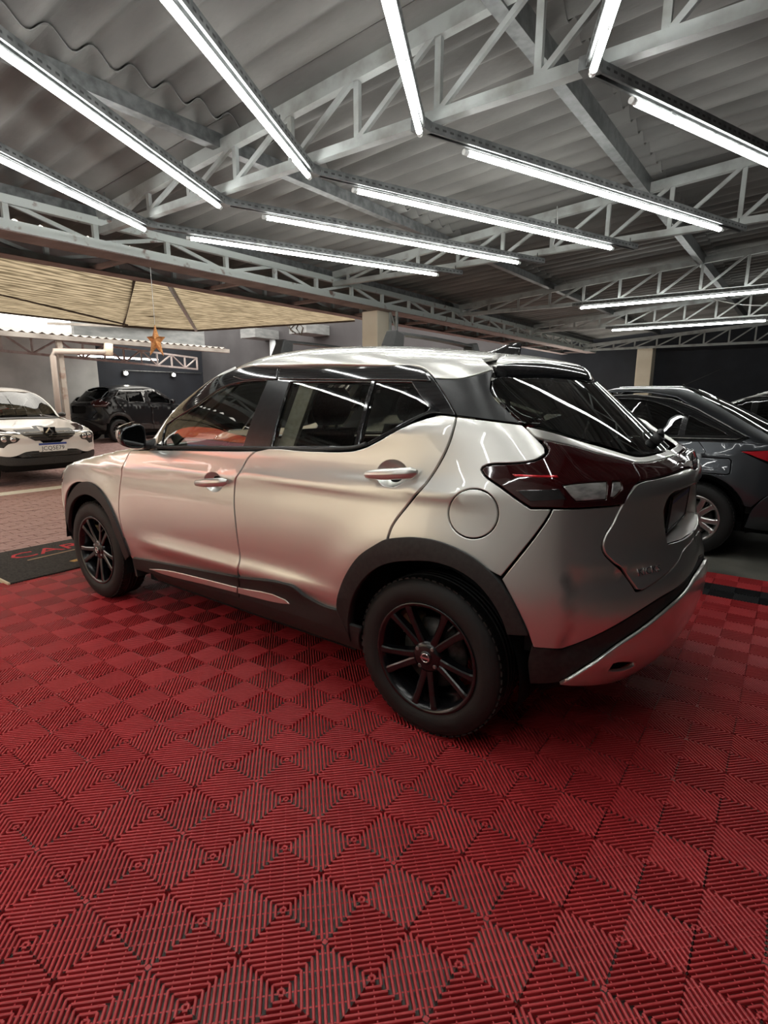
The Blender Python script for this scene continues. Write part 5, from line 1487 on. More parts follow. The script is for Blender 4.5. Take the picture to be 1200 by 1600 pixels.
    def gp(y, z, o=.012):
        p, n = HG.cast(np.array([-.6, y, z]), np.array([-.8, 0, .6]))
        p = p + n * o
        return tuple(p)
    w = MB()
    w.tube([gp(.02, 1.165, .0), gp(.02, 1.165, .035)], .024, 14)
    w.tube([gp(.02, 1.165, .03), gp(.0, 1.18, .04), gp(-.12, 1.195, .03)], [.018, .016, .010], 8)
    wp = w.build('rear_wiper', M_PLASTIC, car)
    MB().tube([gp(-.08, 1.19, .02), gp(-.22, 1.205, .014), gp(-.36, 1.22, .012)], [.006, .008, .004], 6).build('wiper_blade', M_RUBBER, wp)
    face = [(.967, 1.162), (.918, 1.181), (.861, 1.189), (.841, 1.174), (.833, 1.127), (.845, 1.061), (.892, 1.055), (.958, 1.074), (.977, 1.1), (.979, 1.13)]
    for sg in (1, -1):
        ff = smooth_outline(np.array(face), 3, 80)
        cy, cz = ff.mean(0)
        rings = []
        for k, x in ((.80, 1.896), (.93, 1.890), (1.0, 1.896), (1.03, 1.906), (1.03, 1.925), (.97, 1.945), (.82, 1.963), (.53, 1.977), (.05, 1.982)):
            rings.append([(x, sg * (cy + (p[0] - cy) * k), cz + (p[1] - cz) * k) for p in list(ff) + [ff[0]]])
        mb = MB().grid(rings)
        mir = mb.build('side_mirror', M_GLOSSBLACK, car)
        g = MB().add([(1.894, sg * (cy + (p[0] - cy) * .86), cz + (p[1] - cz) * .86) for p in ff], [tuple(range(len(ff)))])
        g.build('mirror_glass', mat('mirror_silver', (.55, .56, .57), .02, 1.0), mir)
        c = MB()
        rr = []
        for k, x in ((1.04, 1.918), (1.04, 1.932), (.985, 1.952), (.83, 1.969), (.54, 1.981), (.05, 1.986)):
            rr.append([(x, sg * (cy + (p[0] - cy) * k), cz + .012 + (p[1] - cz) * k) for p in ff if p[0] > cy - .04 and p[1] > cz - .03])
        c.grid(rr)
        c.build('mirror_cap', M_SILVER, mir)
        MB().tube([(1.930, sg * .84, 1.075), (1.940, sg * .80, 1.065), (1.930, sg * .75, 1.075)], [.025, .028, .03], 8).build('mirror_foot', M_PLASTIC, mir)
    # --- inside
    def lower(x, y, z):
        k = (z < 1.035 + .05 * np.clip((1.0 - x) / 1.0, 0, 1.3)) & (z > .21)
        for cx in (0.0, 2.615):
            k &= ~((np.hypot(x - cx, z - .34) < .43) & (y > .4))
        k &= ~((x > 1.9) & (z > .84))
        k &= ~((x < -.55) & (np.abs(y) < .45) & (z > .74) & (z < 1.04))
        return k
    sunk_shell(HB, .03, lower, 'inner_shell', M_DARK, car)
    fl = MB().box((-.45, -.60, .26), (.42, .60, .32)).box((.42, -.76, .21), (2.1, .76, .27)).box((2.0, -.45, .22), (3.2, .45, .6)).box((-.56, -.42, .36), (-.3, .42, .66))
    fl.build('underbody', M_DARK, car)
    MB().box((.26, -.72, .30), (.40, .72, .95)).box((-.55, -.68, .66), (.30, .68, .70)).build('parcel_shelf', M_DARK, car)
    d = MB()
    secs = []
    for y in np.linspace(-.70, .70, 15):
        bulge = .03 * math.exp(-((y - .38) / .16) ** 2)
        secs.append([(2.05, y, 1.02), (1.93, y, 1.045 + bulge), (1.80, y, 1.03 + bulge), (1.72, y, .97), (1.72, y, .80), (1.80, y, .60)])
    d.grid(secs)
    d.build('dashboard', mat('dashboard_grey', (.045, .042, .04), .6), car)
    st = MB()
    ring = []
    SM = Matrix.Translation((1.58, .37, .945)) @ Matrix.Rotation(math.radians(-62), 4, 'Y')
    for t in np.linspace(0, 2 * math.pi, 33):
        ring.append([SM @ Vector(((.175 + .014 * math.cos(a)) * math.cos(t), (.185 + .014 * math.cos(a)) * math.sin(t), .014 * math.sin(a))) for a in np.linspace(0, 2 * math.pi, 9)])
    st.grid(ring)
    st.box((-.05, -.06, -.03), (.05, .06, .015), SM)
    st.box((-.015, -.17, -.01), (.015, .17, .005), SM)
    st.box((-.17, -.015, -.01), (.0, .015, .005), SM)
    st.build('steering_wheel', M_PLASTIC, car)
    for y in (.37, -.37): make_seat(car, 1.16, y, name='front_seat')
    make_seat(car, .42, 0, 1.3, .56, .16, head=False, name='rear_bench')
    for y in (.40, -.40):
        h = MB()
        P_ = []
        for s in np.linspace(0, 1, 7):
            k = math.sin(math.pi * (.12 + .80 * s)) ** .45
            P_.append([(.25 + .05 * k * math.sin(a), y + .13 * k * np.sign(math.cos(a)) * abs(math.cos(a)) ** .6, 1.07 + .16 * s) for a in np.linspace(0, 2 * math.pi, 17)])
        h.grid(P_).add(P_[0], [tuple(range(17))]).add(P_[-1], [tuple(range(17))])
        h.build('rear_headrest', M_SEAT, car)
    for sg in (-1, 1):      # pale inner pillar trims and roof lining
        for pa, pb, w in (((.88, sg * .725, 1.08), (.80, sg * .61, 1.44), .09), ((1.86, sg * .68, 1.08), (1.44, sg * .52, 1.44), .05), ((-.02, sg * .66, 1.24), (.05, sg * .57, 1.42), .10)):
            MB().bar(pa, pb, w, .02, (0, 1, 0)).build('inner_pillar_trim', M_BEIGE_TRIM, car)
    g = HR.g - HR.n * .035
    g = g[8::4, 6:-8:4]
    hl = MB().grid(g.tolist()).grid((g * np.array([1, -1, 1])).tolist())
    hl.build('headlining', M_HEADLINER, car)
    MB().box((1.42, -.10, 1.40), (1.445, .10, 1.46)).build('rear_view_mirror', M_PLASTIC, car)
    for x in (0.0, 2.615):
        for sg in (1, -1):
            make_wheel(car, 'wheel', x, sg, y_face=.85)
    return car

hero = build_hero()
# ================================================================ the other cars
def dup_mirror(a, parent):
    b = a.copy(); b.data = a.data.copy(); COL.objects.link(b)
    b.data.transform(Matrix.Diagonal((1, -1, 1, 1))); b.data.flip_normals(); b.parent = parent
    return b

def scaled(surf, s):
    return Surf(surf.g * np.array(s))

def build_suv(label, loc, rotz, s, M_body, M_win, rails=False, rim=None):
    """a family SUV of the same general form as the silver one, at its own proportions"""
    car = thing('car', label, 'car', loc, rotz)
    S = {k: scaled(v, s) for k, v in HS.items()}
    sc = np.array(s)
    def P(key, d, m, name, off=0, half=False, holes=(), gap=.004, rim_=.012):
        k, pts = HERO[key]
        a = panel(name, S[k], np.array(pts) * sc, d, m, car, off, gap, rim_, .06, [np.array(HERO[h][1]) * sc for h in holes], half, False, 2)
        if not half: return a, dup_mirror(a, car)
        return (a,)
    SIDE, RQ = (0, 1, 0), (-.7, .7, 0)
    for key in ('front_door', 'rear_door'):
        for a, sg in zip(P(key, SIDE, M_body, key, rim_=.02), (1, -1)):
            x0, x1, z0 = (1.31, 1.08, .945) if key == 'front_door' else (.24, .02, 1.075)
            MB().tube([(x0 * sc[0], sg * .862 * sc[1], z0 * sc[2]), ((x0 + x1) / 2 * sc[0], sg * .885 * sc[1], (z0 + .01) * sc[2]), (x1 * sc[0], sg * .866 * sc[1], (z0 + .02) * sc[2])], .012, 6).build('door_handle', M_body, a)
    P('quarter_panel', (-.25, .97, 0), M_body, 'quarter_panel')
    P('rear_bumper', RQ, M_body, 'rear_bumper', half=True)
    P('bumper_valance', RQ, M_PLASTIC, 'lower_bumper_trim', half=True)
    P('skid_plate', RQ, M_body, 'skid_plate', .01, half=True)
    P('tail_lamp', RQ, M_LAMPRED if rim == 'red' else M_LAMP, 'tail_lamp', .005)
    P('rear_garnish', RQ, M_body, 'rear_garnish', .004, half=True)
    P('hatch_trim', (-.6, .3, .75), M_body, 'hatch_trim', half=True)
    P('hatch', (-.85, .5, 0), M_body, 'hatch', .004, half=True)
    SG = (0, .97, .25)
    P('side_frame', SG, M_GLOSSBLACK, 'window_surround', .002, holes=('front_glass', 'rear_glass', 'quarter_glass'), rim_=.03)
    for k, n in (('front_glass', 'front_side_window'), ('rear_glass', 'rear_side_window'), ('quarter_glass', 'quarter_window')):
        P(k, SG, M_win, n, -.004, gap=-.006, rim_=.001)
    P('a_pillar', (.55, .8, .25), M_body, 'windscreen_pillar')
    P('d_pillar', (-.45, .9, .1), M_body, 'rear_pillar')
    P('rear_window', (-.75, .25, .6), M_win, 'rear_window', .002, half=True)
    P('roof', (0, .5, .85), M_body, 'roof', half=True)
    for key in ('door_cladding_front', 'door_cladding_rear', 'arch_trim_rear'):
        P(key, SIDE, M_PLASTIC, {'arch_trim_rear': 'wheel_arch_trim'}.get(key, 'door_cladding'), .012, gap=.0, rim_=.03)
    ws = [(2.06, 0, 1.095), (2.03, .40, 1.105), (2.0, .61, 1.12), (1.955, .68, 1.13), (1.87, .647, 1.235), (1.705, .603, 1.36), (1.56, .56, 1.455), (1.46, .505, 1.508), (1.47, .36, 1.53), (1.48, .16, 1.543), (1.485, 0, 1.545)]
    panel('windscreen', S['G'], np.array(ws) * sc, (.7, .25, .66), M_win, car, 0, 0, .002, .06, half=True)
    hood = [(2.08, 0, 1.07), (2.07, .40, 1.06), (2.03, .66, 1.055), (2.10, .72, 1.04), (2.40, .715, 1.0), (2.72, .70, .945), (2.95, .66, .895), (3.06, .50, .885), (3.15, .25, .885), (3.175, 0, .885)]
    panel('bonnet', S['B'], np.array(hood) * sc, (.15, .25, 1), M_body, car, 0, .004, .012, .06, half=True)
    fend = [p for p in HERO['front_door'][1][15:21]] + [HERO['front_door'][1][0], (1.985, .745, 1.06), (2.12, .735, 1.04), (2.40, .728, 1.0), (2.72, .712, .945), (2.90, .69, .90), (2.93, .80, .80), (2.99, .80, .70), (2.98, .82, .62), (2.95, .84, .58)]
    arcs = [(2.615 + .40 * math.cos(t), .87, .345 + .40 * math.sin(t)) for t in np.linspace(.55, 2.95, 14)]
    a = panel('front_fender', S['B'], np.array(fend + arcs) * sc, (.2, .93, .3), M_body, car, 0, .004, .012, .06)
    dup_mirror(a, car)
    lamp = [(2.90, .74, .885), (3.03, .68, .86), (3.14, .57, .84), (3.19, .50, .80), (3.14, .60, .755), (3.02, .755, .74), (2.955, .80, .765), (2.93, .80, .82)]
    a = panel('headlight', S['B'], np.array(lamp) * sc, (.6, .7, .35), M_LENS, car, .002, .002, .01, .06)
    dup_mirror(a, car)
    fb = [(3.3, 0, .88), (3.16, .30, .875), (3.14, .47, .845), (3.19, .50, .795), (3.14, .60, .75), (3.02, .755, .735), (2.955, .80, .76), (2.99, .80, .70), (2.985, .82, .62), (2.96, .84, .56), (2.985, .83, .44), (3.0, .78, .30), (3.06, .70, .24), (3.28, .40, .24), (3.36, 0, .24)]
    panel('front_bumper', S['B'], np.array(fb) * sc, (.75, .65, .0), M_body, car, 0, .003, .012, .06, half=True)
    def lower(x, y, z):
        x, y, z = x / sc[0], y / sc[1], z / sc[2]
        k = (z < 1.0) & (z > .21) & ~((x > 1.9) & (z > .84))
        for cx in (0.0, 2.615): k &= ~((np.hypot(x - cx, z - .34) < .42) & (y > .4))
        return k
    sunk_shell(S['B'], .03, lower, 'inner_shell', M_DARK, car)
    u = MB().box((-.6 * s[0], -.66 * s[1], .26), (3.0 * s[0], .66 * s[1], .36))
    u.build('underbody', M_DARK, car)
    for y in (.37, -.37): make_seat(car, 1.16 * s[0], y * s[1], name='front_seat')
    make_seat(car, .42 * s[0], 0, 1.25 * s[1], .56, .16, head=False, name='rear_bench')
    for x in (0.0, 2.615 * s[0]):
        for sg in (1, -1):
            arch_liner(car, x, sg, .38, .45, .80 * s[1])
            make_wheel(car, 'wheel', x, sg, M_RIM, y_face=.85 * s[1])
    for sg in (1, -1):
        mb = MB()
        P_ = []
        for k, x in ((.6, 1.80), (1, 1.81), (1.03, 1.85), (.8, 1.92), (.1, 1.95)):
            P_.append([(x * sc[0], sg * (.89 + .08 * k * math.cos(t)) * sc[1], (1.125 + .062 * k * math.sin(t)) * sc[2]) for t in np.linspace(0, 2 * math.pi, 17)])
        mb.grid(P_).add(P_[0], [tuple(range(17))])
        mb.build('side_mirror', M_body, car)
    return car

M_BLACKPAINT = mat('black_paint', (.004, .004, .005), .3, 0, coat=.1, spec=.3)
M_WINBLACK = glass_mat('black_window', (.05, .055, .06), .35)
M_CREAMPAINT = paint('cream_paint', (.70, .64, .52), .1, .4)
M_GREYPAINT = paint('graphite_paint', (.055, .06, .068), .6, .32)
M_WHITEPAINT = paint('white_paint', (.80, .78, .76), 0, .35)
M_SILVERRIM = mat('silver_alloy', (.62, .60, .58), .28, .9, coat=.5)
M_WINDARK = glass_mat('dark_window', (.05, .055, .06), 1.4)
M_WINMID = glass_mat('mid_window', (.42, .45, .46), 1.3)
black = build_suv('glossy black SUV parked under the carport behind the white hatchback', (15.75, -6.0, 0), math.radians(-86), (.98, .98, 1.03), M_BLACKPAINT, M_WINBLACK)
cream = build_suv('cream SUV with crossbars on its roof, hidden behind the silver SUV', (1.02, -1.91, 0), 0.0, (.95, .92, 1.08), M_CREAMPAINT, M_WINMID)
for x, lab in ((1.655, 'rear'), (2.94, 'front')):
    t = cream
    b = MB()
    sec = []
    for y in np.linspace(.64, -.76, 15):
        q = (y + .06) / .70
        zz = 1.868 - .012 * q * q - .02 * (.64 - y) / 1.4
        sec.append([(x - 1.02 - .05, y, zz - .022), (x - 1.02 + .05, y, zz - .022), (x - 1.02 + .045, y, zz), (x - 1.02 - .045, y, zz), (x - 1.02 - .05, y, zz - .022)])
    b.grid(sec)
    cb = b.build('roof_crossbar', M_PLASTIC, t)
    st = MB().grid([[(p[3][0] + .012, p[3][1], p[3][2] + .002), (p[2][0] - .012, p[2][1], p[2][2] + .002)] for p in sec])
    st.build('bar_strip', M_CHROME, cb)
    for y in (.62, -.74):
        f = MB()
        zt = 1.868 - .03
        k = 1 if y > 0 else -1
        f.add([(x - 1.02 - .07, y + .10 * k, 1.70), (x - 1.02 + .07, y + .10 * k, 1.70), (x - 1.02 + .07, y - .06 * k, 1.70), (x - 1.02 - .07, y - .06 * k, 1.70),
               (x - 1.02 - .05, y + .02 * k, zt + .03), (x - 1.02 + .05, y + .02 * k, zt + .03), (x - 1.02 + .05, y - .10 * k, zt + .01), (x - 1.02 - .05, y - .10 * k, zt + .01)],
              [(0, 1, 5, 4), (1, 2, 6, 5), (2, 3, 7, 6), (3, 0, 4, 7), (4, 5, 6, 7)])
        bevel(f.build('bar_foot', M_PLASTIC, cb), .012)

# ---------------------------------------------------------------- three-box sedan
def sedan_surfaces():
    g = HB.g.copy()
    z = g[..., 2]
    z = np.minimum(z, 1.10 + .10 * (z - 1.10))
    g[..., 2] = z * .89
    k = np.clip((-.35 - g[..., 0]) / .4, 0, 1)
    up = np.clip((g[..., 2] - .80) / .15, 0, 1)
    g[..., 0] -= k * (.10 + .16 * up)
    g[..., 1] *= .985
    B = Surf(g)
    L = [(.90, 2.15, (1.95, .75), .765, (-.45, .72), -.86), (.99, 1.98, (1.78, .735), .75, (-.35, .675), -.72), (1.12, 1.68, (1.50, .685), .705, (-.13, .61), -.45),
         (1.25, 1.38, (1.20, .625), .648, (.08, .55), -.20), (1.345, 1.14, (.98, .565), .588, (.25, .48), .0), (1.405, .97, (.86, .48), .50, (.38, .40), .13), (1.438, .85, (.77, .36), .37, (.44, .30), .22), (1.452, .76, (.70, .19), .19, (.48, .16), .29), (1.458, .70, (.66, 0), 0, (.50, 0), .33)]
    T = []
    for z, xw, A, y, Cc, xr in L:
        r = [(xw, 0), (xw - .02, A[1] * .42), (xw - .06, A[1] * .74), (A[0] + .06, A[1] * .93), A]
        for s in np.linspace(.12, .88, 6):
            r.append((A[0] + (Cc[0] - A[0]) * s, A[1] + (y - A[1]) * min(1, s * 4) if s < .5 else y + (Cc[1] - y) * max(0, (s - .6) / .4) ** 1.5))
        r += [Cc, (Cc[0] - (Cc[0] - xr) * .38, Cc[1] * .86), (Cc[0] - (Cc[0] - xr) * .78, Cc[1] * .55), (xr + .02, Cc[1] * .28), (xr, 0)]
        T.append([(a, b, z) for a, b in r])
    G = Surf(bs_grid(T, 161, 81, ('lin', 'lin'), ('mir', 'mir')))
    return B, G
SB, SGm = sedan_surfaces()
def build_sedan(label, loc, rotz, M_body, M_win, M_rims):
    car = thing('car', label, 'car', loc, rotz)
    def both(name, S, pts, d, m, off=0, gap=.004, rim=.012, step=.05, holes=()):
        a = panel(name, S, pts, d, m, car, off, gap, rim, step, holes)
        return a, dup_mirror(a, car)
    def xz(pts, y=.86): return [(x, y, z) for x, z in pts]
    def arc(cx, r, a0, a1, n=16, zc=.315): return [(cx + r * math.cos(t), zc + r * math.sin(t)) for t in np.linspace(a0, a1, n)]
    SIDE = (0, 1, 0)
    WB = 2.53
    both('rear_door', SB, xz([(.98, .965), (.30, .97), (.02, .98), (-.05, .90), (.02, .78), (.20, .66)] + arc(0, .40, .85, .18, 8) + [(.42, .24), (.98, .24)]), SIDE, M_body)
    both('front_door', SB, xz([(1.98, .93), (.985, .965), (.985, .24), (1.96, .24), (1.99, .5)]), SIDE, M_body)
    flap = xz([(-.22, .72), (-.02, .72), (.0, .735), (.0, .835), (-.02, .85), (-.22, .85), (-.24, .835), (-.24, .735)])
    qp = xz([(.015, .98), (-.3, .985), (-.52, .975), (-.62, .93), (-.30, .915), (-.55, .80), (-.62, .62), (-.50, .55), (-.42, .46)] + arc(0, .395, .36, .36, 1)[:0] + arc(0, .40, 2.75, .92, 16) + [(.20, .67), (.025, .79), (-.045, .90)])
    both('quarter_panel', SB, qp, (-.2, .98, 0), M_body, holes=[flap])
    both('fuel_flap', SB, flap, (-.2, .98, 0), M_body)
    both('tail_lamp', SB, [(-.31, .85, .912), (-.60, .84, .935), (-.80, .70, .94), (-.93, .50, .92), (-.93, .48, .80), (-.78, .72, .79), (-.60, .82, .81)], (-.6, .8, 0), M_LAMPRED, .004)
    panel('rear_bumper', SB, [(-.56, .84, .795), (-.78, .72, .785), (-.95, .45, .70), (-.98, 0, .70), (-.95, 0, .25), (-.85, .5, .25), (-.60, .74, .25), (-.42, .83, .28), (-.44, .85, .44), (-.51, .85, .54), (-.63, .84, .62)], (-.7, .7, 0), M_body, car, 0, .003, .012, .05, half=True)
    panel('boot_lid', SB, [(-.95, 0, .93), (-.95, .46, .925), (-.95, .46, .71), (-.98, 0, .71)], (-1, .05, 0), M_body, car, .002, .003, .012, .05, half=True)
    MB().grid([[(-.62, y, .985), (-.80, y * .95, .985), (-.93, y * .85, .965), (-.98, y * .8, .93)] for y in np.linspace(-.66, .66, 13)]).build('boot_deck', M_body, car)
    both('front_fender', SB, xz([(2.0, .93), (2.0, .5), (1.97, .24), (2.10, .24)] + arc(WB, .395, 2.95, .3, 18) + [(2.98, .60), (2.93, .78), (2.60, .86), (2.3, .90)]), (.2, .95, .1), M_body)
    panel('front_bumper', SB, [(3.18, 0, .79), (3.05, .5, .78), (2.90, .76, .77), (2.98, .80, .6), (2.94, .82, .42), (3.0, .76, .25), (3.28, .4, .22), (3.36, 0, .22)], (.75, .65, 0), M_body, car, 0, .003, .012, .06, half=True)
    panel('bonnet', SB, [(2.08, 0, .95), (2.05, .65, .94), (2.4, .71, .89), (2.72, .69, .84), (2.95, .64, .80), (3.1, .4, .79), (3.17, 0, .79)], (.15, .25, 1), M_body, car, 0, .004, .012, .06, half=True)
    fw = xz([(1.72, 1.0), (1.02, 1.005), (1.0, 1.335), (1.05, 1.35), (1.28, 1.25), (1.55, 1.09)], .7)
    rw = xz([(.94, 1.005), (.20, 1.015), (.19, 1.22), (.32, 1.29), (.52, 1.345), (.72, 1.36), (.93, 1.355)], .7)
    qw = xz([(.15, 1.02), (-.17, 1.04), (-.14, 1.065), (.0, 1.135), (.14, 1.21)], .7)
    SD = (0, .97, .25)
    fr = xz([(1.93, .93), (.5, .94), (-.28, .975), (-.33, 1.03), (-.20, 1.10), (.08, 1.28), (.28, 1.375), (.6, 1.40), (.95, 1.395), (1.12, 1.36), (1.4, 1.22), (1.75, 1.03)], .7)
    both('window_surround', SGm, fr, SD, M_GLOSSBLACK, -.004, .001, .02, .05, [fw, rw, qw])
    for n, p in (('front_side_window', fw), ('rear_side_window', rw), ('quarter_window', qw)): both(n, SGm, p, SD, M_win, -.006, -.006, .001)
    # bright trim line over the windows, and a body-coloured pillar behind them
    for sg in (1, -1):
        pts = []
        for x, z in ((1.10, 1.37), (.95, 1.39), (.6, 1.395), (.30, 1.365), (.10, 1.28), (-.15, 1.13), (-.31, 1.03), (-.24, 1.0), (.2, .985), (1.0, .975)):
            p, n = SGm.cast(np.array([x, .7, z]), np.array(SD) / np.linalg.norm(SD))
            p = p + n * .004
            pts.append((p[0], sg * p[1], p[2]))
        MB().tube(pts, .006, 6).build('window_trim', M_DULLMETAL, car)
    cp = [(-.28, .68, .96), (-.34, .66, 1.03), (-.20, .64, 1.105), (.08, .60, 1.285), (.28, .50, 1.38), (.6, .52, 1.405), (.95, .5, 1.40), (1.14, .5, 1.365), (1.42, .6, 1.225), (1.78, .68, 1.03), (1.95, .72, .93),
          (2.1, .62, .93), (1.86, .58, 1.05), (1.5, .52, 1.21), (1.2, .45, 1.34), (.98, .38, 1.405), (.80, 0, 1.45), (.36, 0, 1.455), (.18, .28, 1.42), (.02, .38, 1.34), (-.2, .46, 1.23), (-.42, .53, 1.11), (-.58, .56, 1.0), (-.6, .58, .93), (-.45, .68, .92)]
    panel('roof_shell', SGm, cp, (.0, .5, .85), M_body, car, .0, .001, .012, .045, half=True, sub=3)
    panel('rear_window', SGm, [(.17, 0, 1.42), (.165, .26, 1.415), (.0, .36, 1.335), (-.22, .44, 1.22), (-.44, .51, 1.10), (-.59, .53, 1.0), (-.74, .3, .98), (-.78, 0, .98)], (-.6, .2, .75), M_WINDARK, car, 0, .002, .004, .05, half=True)
    panel('windscreen', SGm, [(.99, 0, 1.41), (1.0, .36, 1.395), (1.22, .43, 1.33), (1.52, .50, 1.20), (1.88, .56, 1.04), (2.08, .55, .95), (2.12, 0, .93)], (.7, .25, .66), M_win, car, 0, .002, .004, .05, half=True)
    def lower(x, y, z):
        k = (z < .90) & (z > .20) & ~((x > 1.9) & (z > .72))
        for cx in (0.0, WB): k &= ~((np.hypot(x - cx, z - .315) < .40) & (y > .4))
        return k
    sunk_shell(SB, .03, lower, 'inner_shell', M_DARK, car)
    MB().box((-.8, -.66, .22), (3.0, .66, .30)).build('underbody', M_DARK, car)
    for y in (.36, -.36): make_seat(car, 1.1, y, .48, .58, name='front_seat')
    make_seat(car, .42, 0, 1.2, .5, .16, head=False, name='rear_bench')
    for x in (0.0, WB):
        for sg in (1, -1):
            arch_liner(car, x, sg, .36, .45, .80, .315)
            make_wheel(car, 'wheel', x, sg, M_rims, R=.31, RIM=.205, W=.185, spokes=5, y_face=.82, wide=1.55)
    for sg in (1, -1):
        P_ = [[(x, sg * (.87 + .08 * k * math.cos(t)), 1.0 + .055 * k * math.sin(t)) for t in np.linspace(0, 2 * math.pi, 17)] for k, x in ((.6, 1.70), (1, 1.71), (1.03, 1.75), (.8, 1.82), (.1, 1.85))]
        MB().grid(P_).add(P_[0], [tuple(range(17))]).build('side_mirror', M_body, car)
    a = MB().tube([(.30, 0, 1.448), (.32, 0, 1.462)], .012, 8)
    a.tube([(.31, 0, 1.455), (.02, 0, 1.60)], [.0045, .002], 6)
    a.build('roof_aerial', M_PLASTIC, car)
    both('door_handle', SB, xz([(.36, .86), (.36, .885), (.16, .90), (.14, .885), (.16, .87)]), SIDE, M_body, .022, 0, .022)
    return car
sedan = build_sedan('dark grey sedan with silver alloy wheel parked beyond the silver SUV', (-.42, -3.70, 0), 0.0, M_GREYPAINT, M_WINDARK, M_SILVERRIM)
sedan2 = build_sedan('white sedan half hidden behind the dark grey sedan', (-1.55, -6.6, 0), 0.0, M_WHITEPAINT, M_WINDARK, M_SILVERRIM)

# ---------------------------------------------------------------- white hatchback facing the hall
def build_hatch():
    s = np.array((.857, .90, .922))
    g = HB.g.copy()
    f = np.clip((g[..., 0] - 2.75) / .6, 0, 1) * np.clip((g[..., 2] - .70) / .2, 0, 1)
    g[..., 0] += f * .16 * np.clip((1.0 - g[..., 2]) / .2, 0, 1)
    c = np.clip((g[..., 0] - 2.6) / .5, 0, 1)
    g[..., 1] *= 1 + .05 * c
    B, G, R = Surf(g * s), scaled(HG, s), scaled(HR, s)
    car = thing('car', 'white hatchback with a diamond badge facing the hall from across the courtyard', 'car', (8.02 + 3.435 * .857, -1.28, 0), math.radians(180))
    Sx = {'B': B, 'G': G, 'R': R}
    def P(key, d, m, name, off=0, half=False, holes=(), gap=.004):
        k, pts = HERO[key]
        a = panel(name, Sx[k], np.array(pts) * s, d, m, car, off, gap, .012, .06, [np.array(HERO[h][1]) * s for h in holes], half, False, 2)
        return a if half else (a, dup_mirror(a, car))
    SIDE, RQ, SG = (0, 1, 0), (-.7, .7, 0), (0, .97, .25)
    for k in ('front_door', 'rear_door'): P(k, SIDE, M_WHITEPAINT, k)
    P('quarter_panel', (-.25, .97, 0), M_WHITEPAINT, 'quarter_panel')
    P('rear_bumper', RQ, M_WHITEPAINT, 'rear_bumper', half=True)
    P('hatch', (-.85, .5, 0), M_WHITEPAINT, 'hatch', half=True)
    P('tail_lamp', RQ, M_LAMPRED, 'tail_lamp')
    P('rear_garnish', RQ, M_WHITEPAINT, 'rear_garnish', half=True)
    P('side_frame', SG, M_WHITEPAINT, 'window_surround', .002, holes=('front_glass', 'rear_glass', 'quarter_glass'))
    for k, n in (('front_glass', 'front_side_window'), ('rear_glass', 'rear_side_window'), ('quarter_glass', 'quarter_window')): P(k, SG, M_WINMID, n, -.004, gap=-.006)
    P('a_pillar', (.55, .8, .25), M_WHITEPAINT, 'windscreen_pillar')
    P('d_pillar', (-.45, .9, .1), M_WHITEPAINT, 'rear_pillar')
    P('rear_window', (-.75, .25, .6), M_WINMID, 'rear_window', half=True)
    P('roof', (0, .5, .85), M_WHITEPAINT, 'roof', half=True)
    ws = [(2.06, 0, 1.095), (2.03, .40, 1.105), (2.0, .61, 1.12), (1.955, .68, 1.13), (1.87, .647, 1.235), (1.705, .603, 1.36), (1.56, .56, 1.455), (1.46, .505, 1.508), (1.47, .36, 1.53), (1.48, .16, 1.543), (1.485, 0, 1.545)]
    panel('windscreen', G, np.array(ws) * s, (.7, .25, .66), M_WINMID, car, 0, 0, .002, .06, half=True)
    panel('wiper_cowl', B, np.array([(2.22, 0, 1.04), (2.20, .45, 1.035), (2.10, .70, 1.04), (2.0, .70, 1.05), (2.03, .4, 1.06), (2.06, 0, 1.07)]) * s, (.2, .2, 1), M_PLASTIC, car, .012, 0, .01, .06, half=True)
    panel('bonnet', B, np.array([(2.12, 0, 1.06), (2.10, .68, 1.05), (2.4, .735, 1.0), (2.75, .73, .95), (3.0, .66, .92), (3.2, .40, .93), (3.25, 0, .93)]) * s, (.3, .25, 1), M_WHITEPAINT, car, 0, .003, .012, .05, half=True)
    fend = [p for p in HERO['front_door'][1][15:21]] + [HERO['front_door'][1][0], (1.985, .755, 1.06), (2.12, .75, 1.04), (2.40, .75, 1.0), (2.75, .745, .945), (2.93, .76, .92), (2.97, .80, .70), (2.98, .84, .62), (2.95, .86, .58)]
    arcs = [(2.615 + .40 * math.cos(t), .87, .345 + .40 * math.sin(t)) for t in np.linspace(.55, 2.95, 14)]
    a = panel('front_fender', B, np.array(fend + arcs) * s, (.2, .93, .3), M_WHITEPAINT, car, 0, .004, .012, .06)
    dup_mirror(a, car)
    FX = (1, 0, 0)
    def front(pts): return [(3.0, y, z) for y, z in pts]
    FQ = (.8, .6, 0)
    def onB(pts, d=FX):
        """front-view points (y, z) laid on the nose"""
        out = []
        for y, z in pts:
            p, n = B.cast(np.array([2.9, y, z]), np.array([1.0, 0, 0]))
            out.append(tuple(p))
        return out
    lampo = [(.36, .80), (.50, .83), (.66, .885), (.70, .88), (.70, .84), (.60, .80), (.40, .775)]
    lowl = [(.42, .72), (.50, .765), (.68, .775), (.70, .66), (.68, .60), (.61, .59), (.55, .645), (.46, .67)]
    gril = [(0, .875), (.07, .872), (.09, .85), (.11, .843), (.39, .835), (.405, .83), (.40, .815), (.25, .69), (.235, .68), (0, .68)]
    lowg = [(0, .515), (.36, .515), (.47, .475), (.42, .44), (0, .437)]
    valv = [(0, .435), (.46, .435), (.56, .455), (.70, .475), (.735, .465), (.73, .38), (.62, .335), (.3, .32), (0, .32)]
    bum = [(0, .90), (.30, .895), (.55, .90), (.71, .895), (.725, .80), (.735, .62), (.735, .47), (.70, .478), (.56, .458), (.48, .47), (.36, .52), (0, .52)]
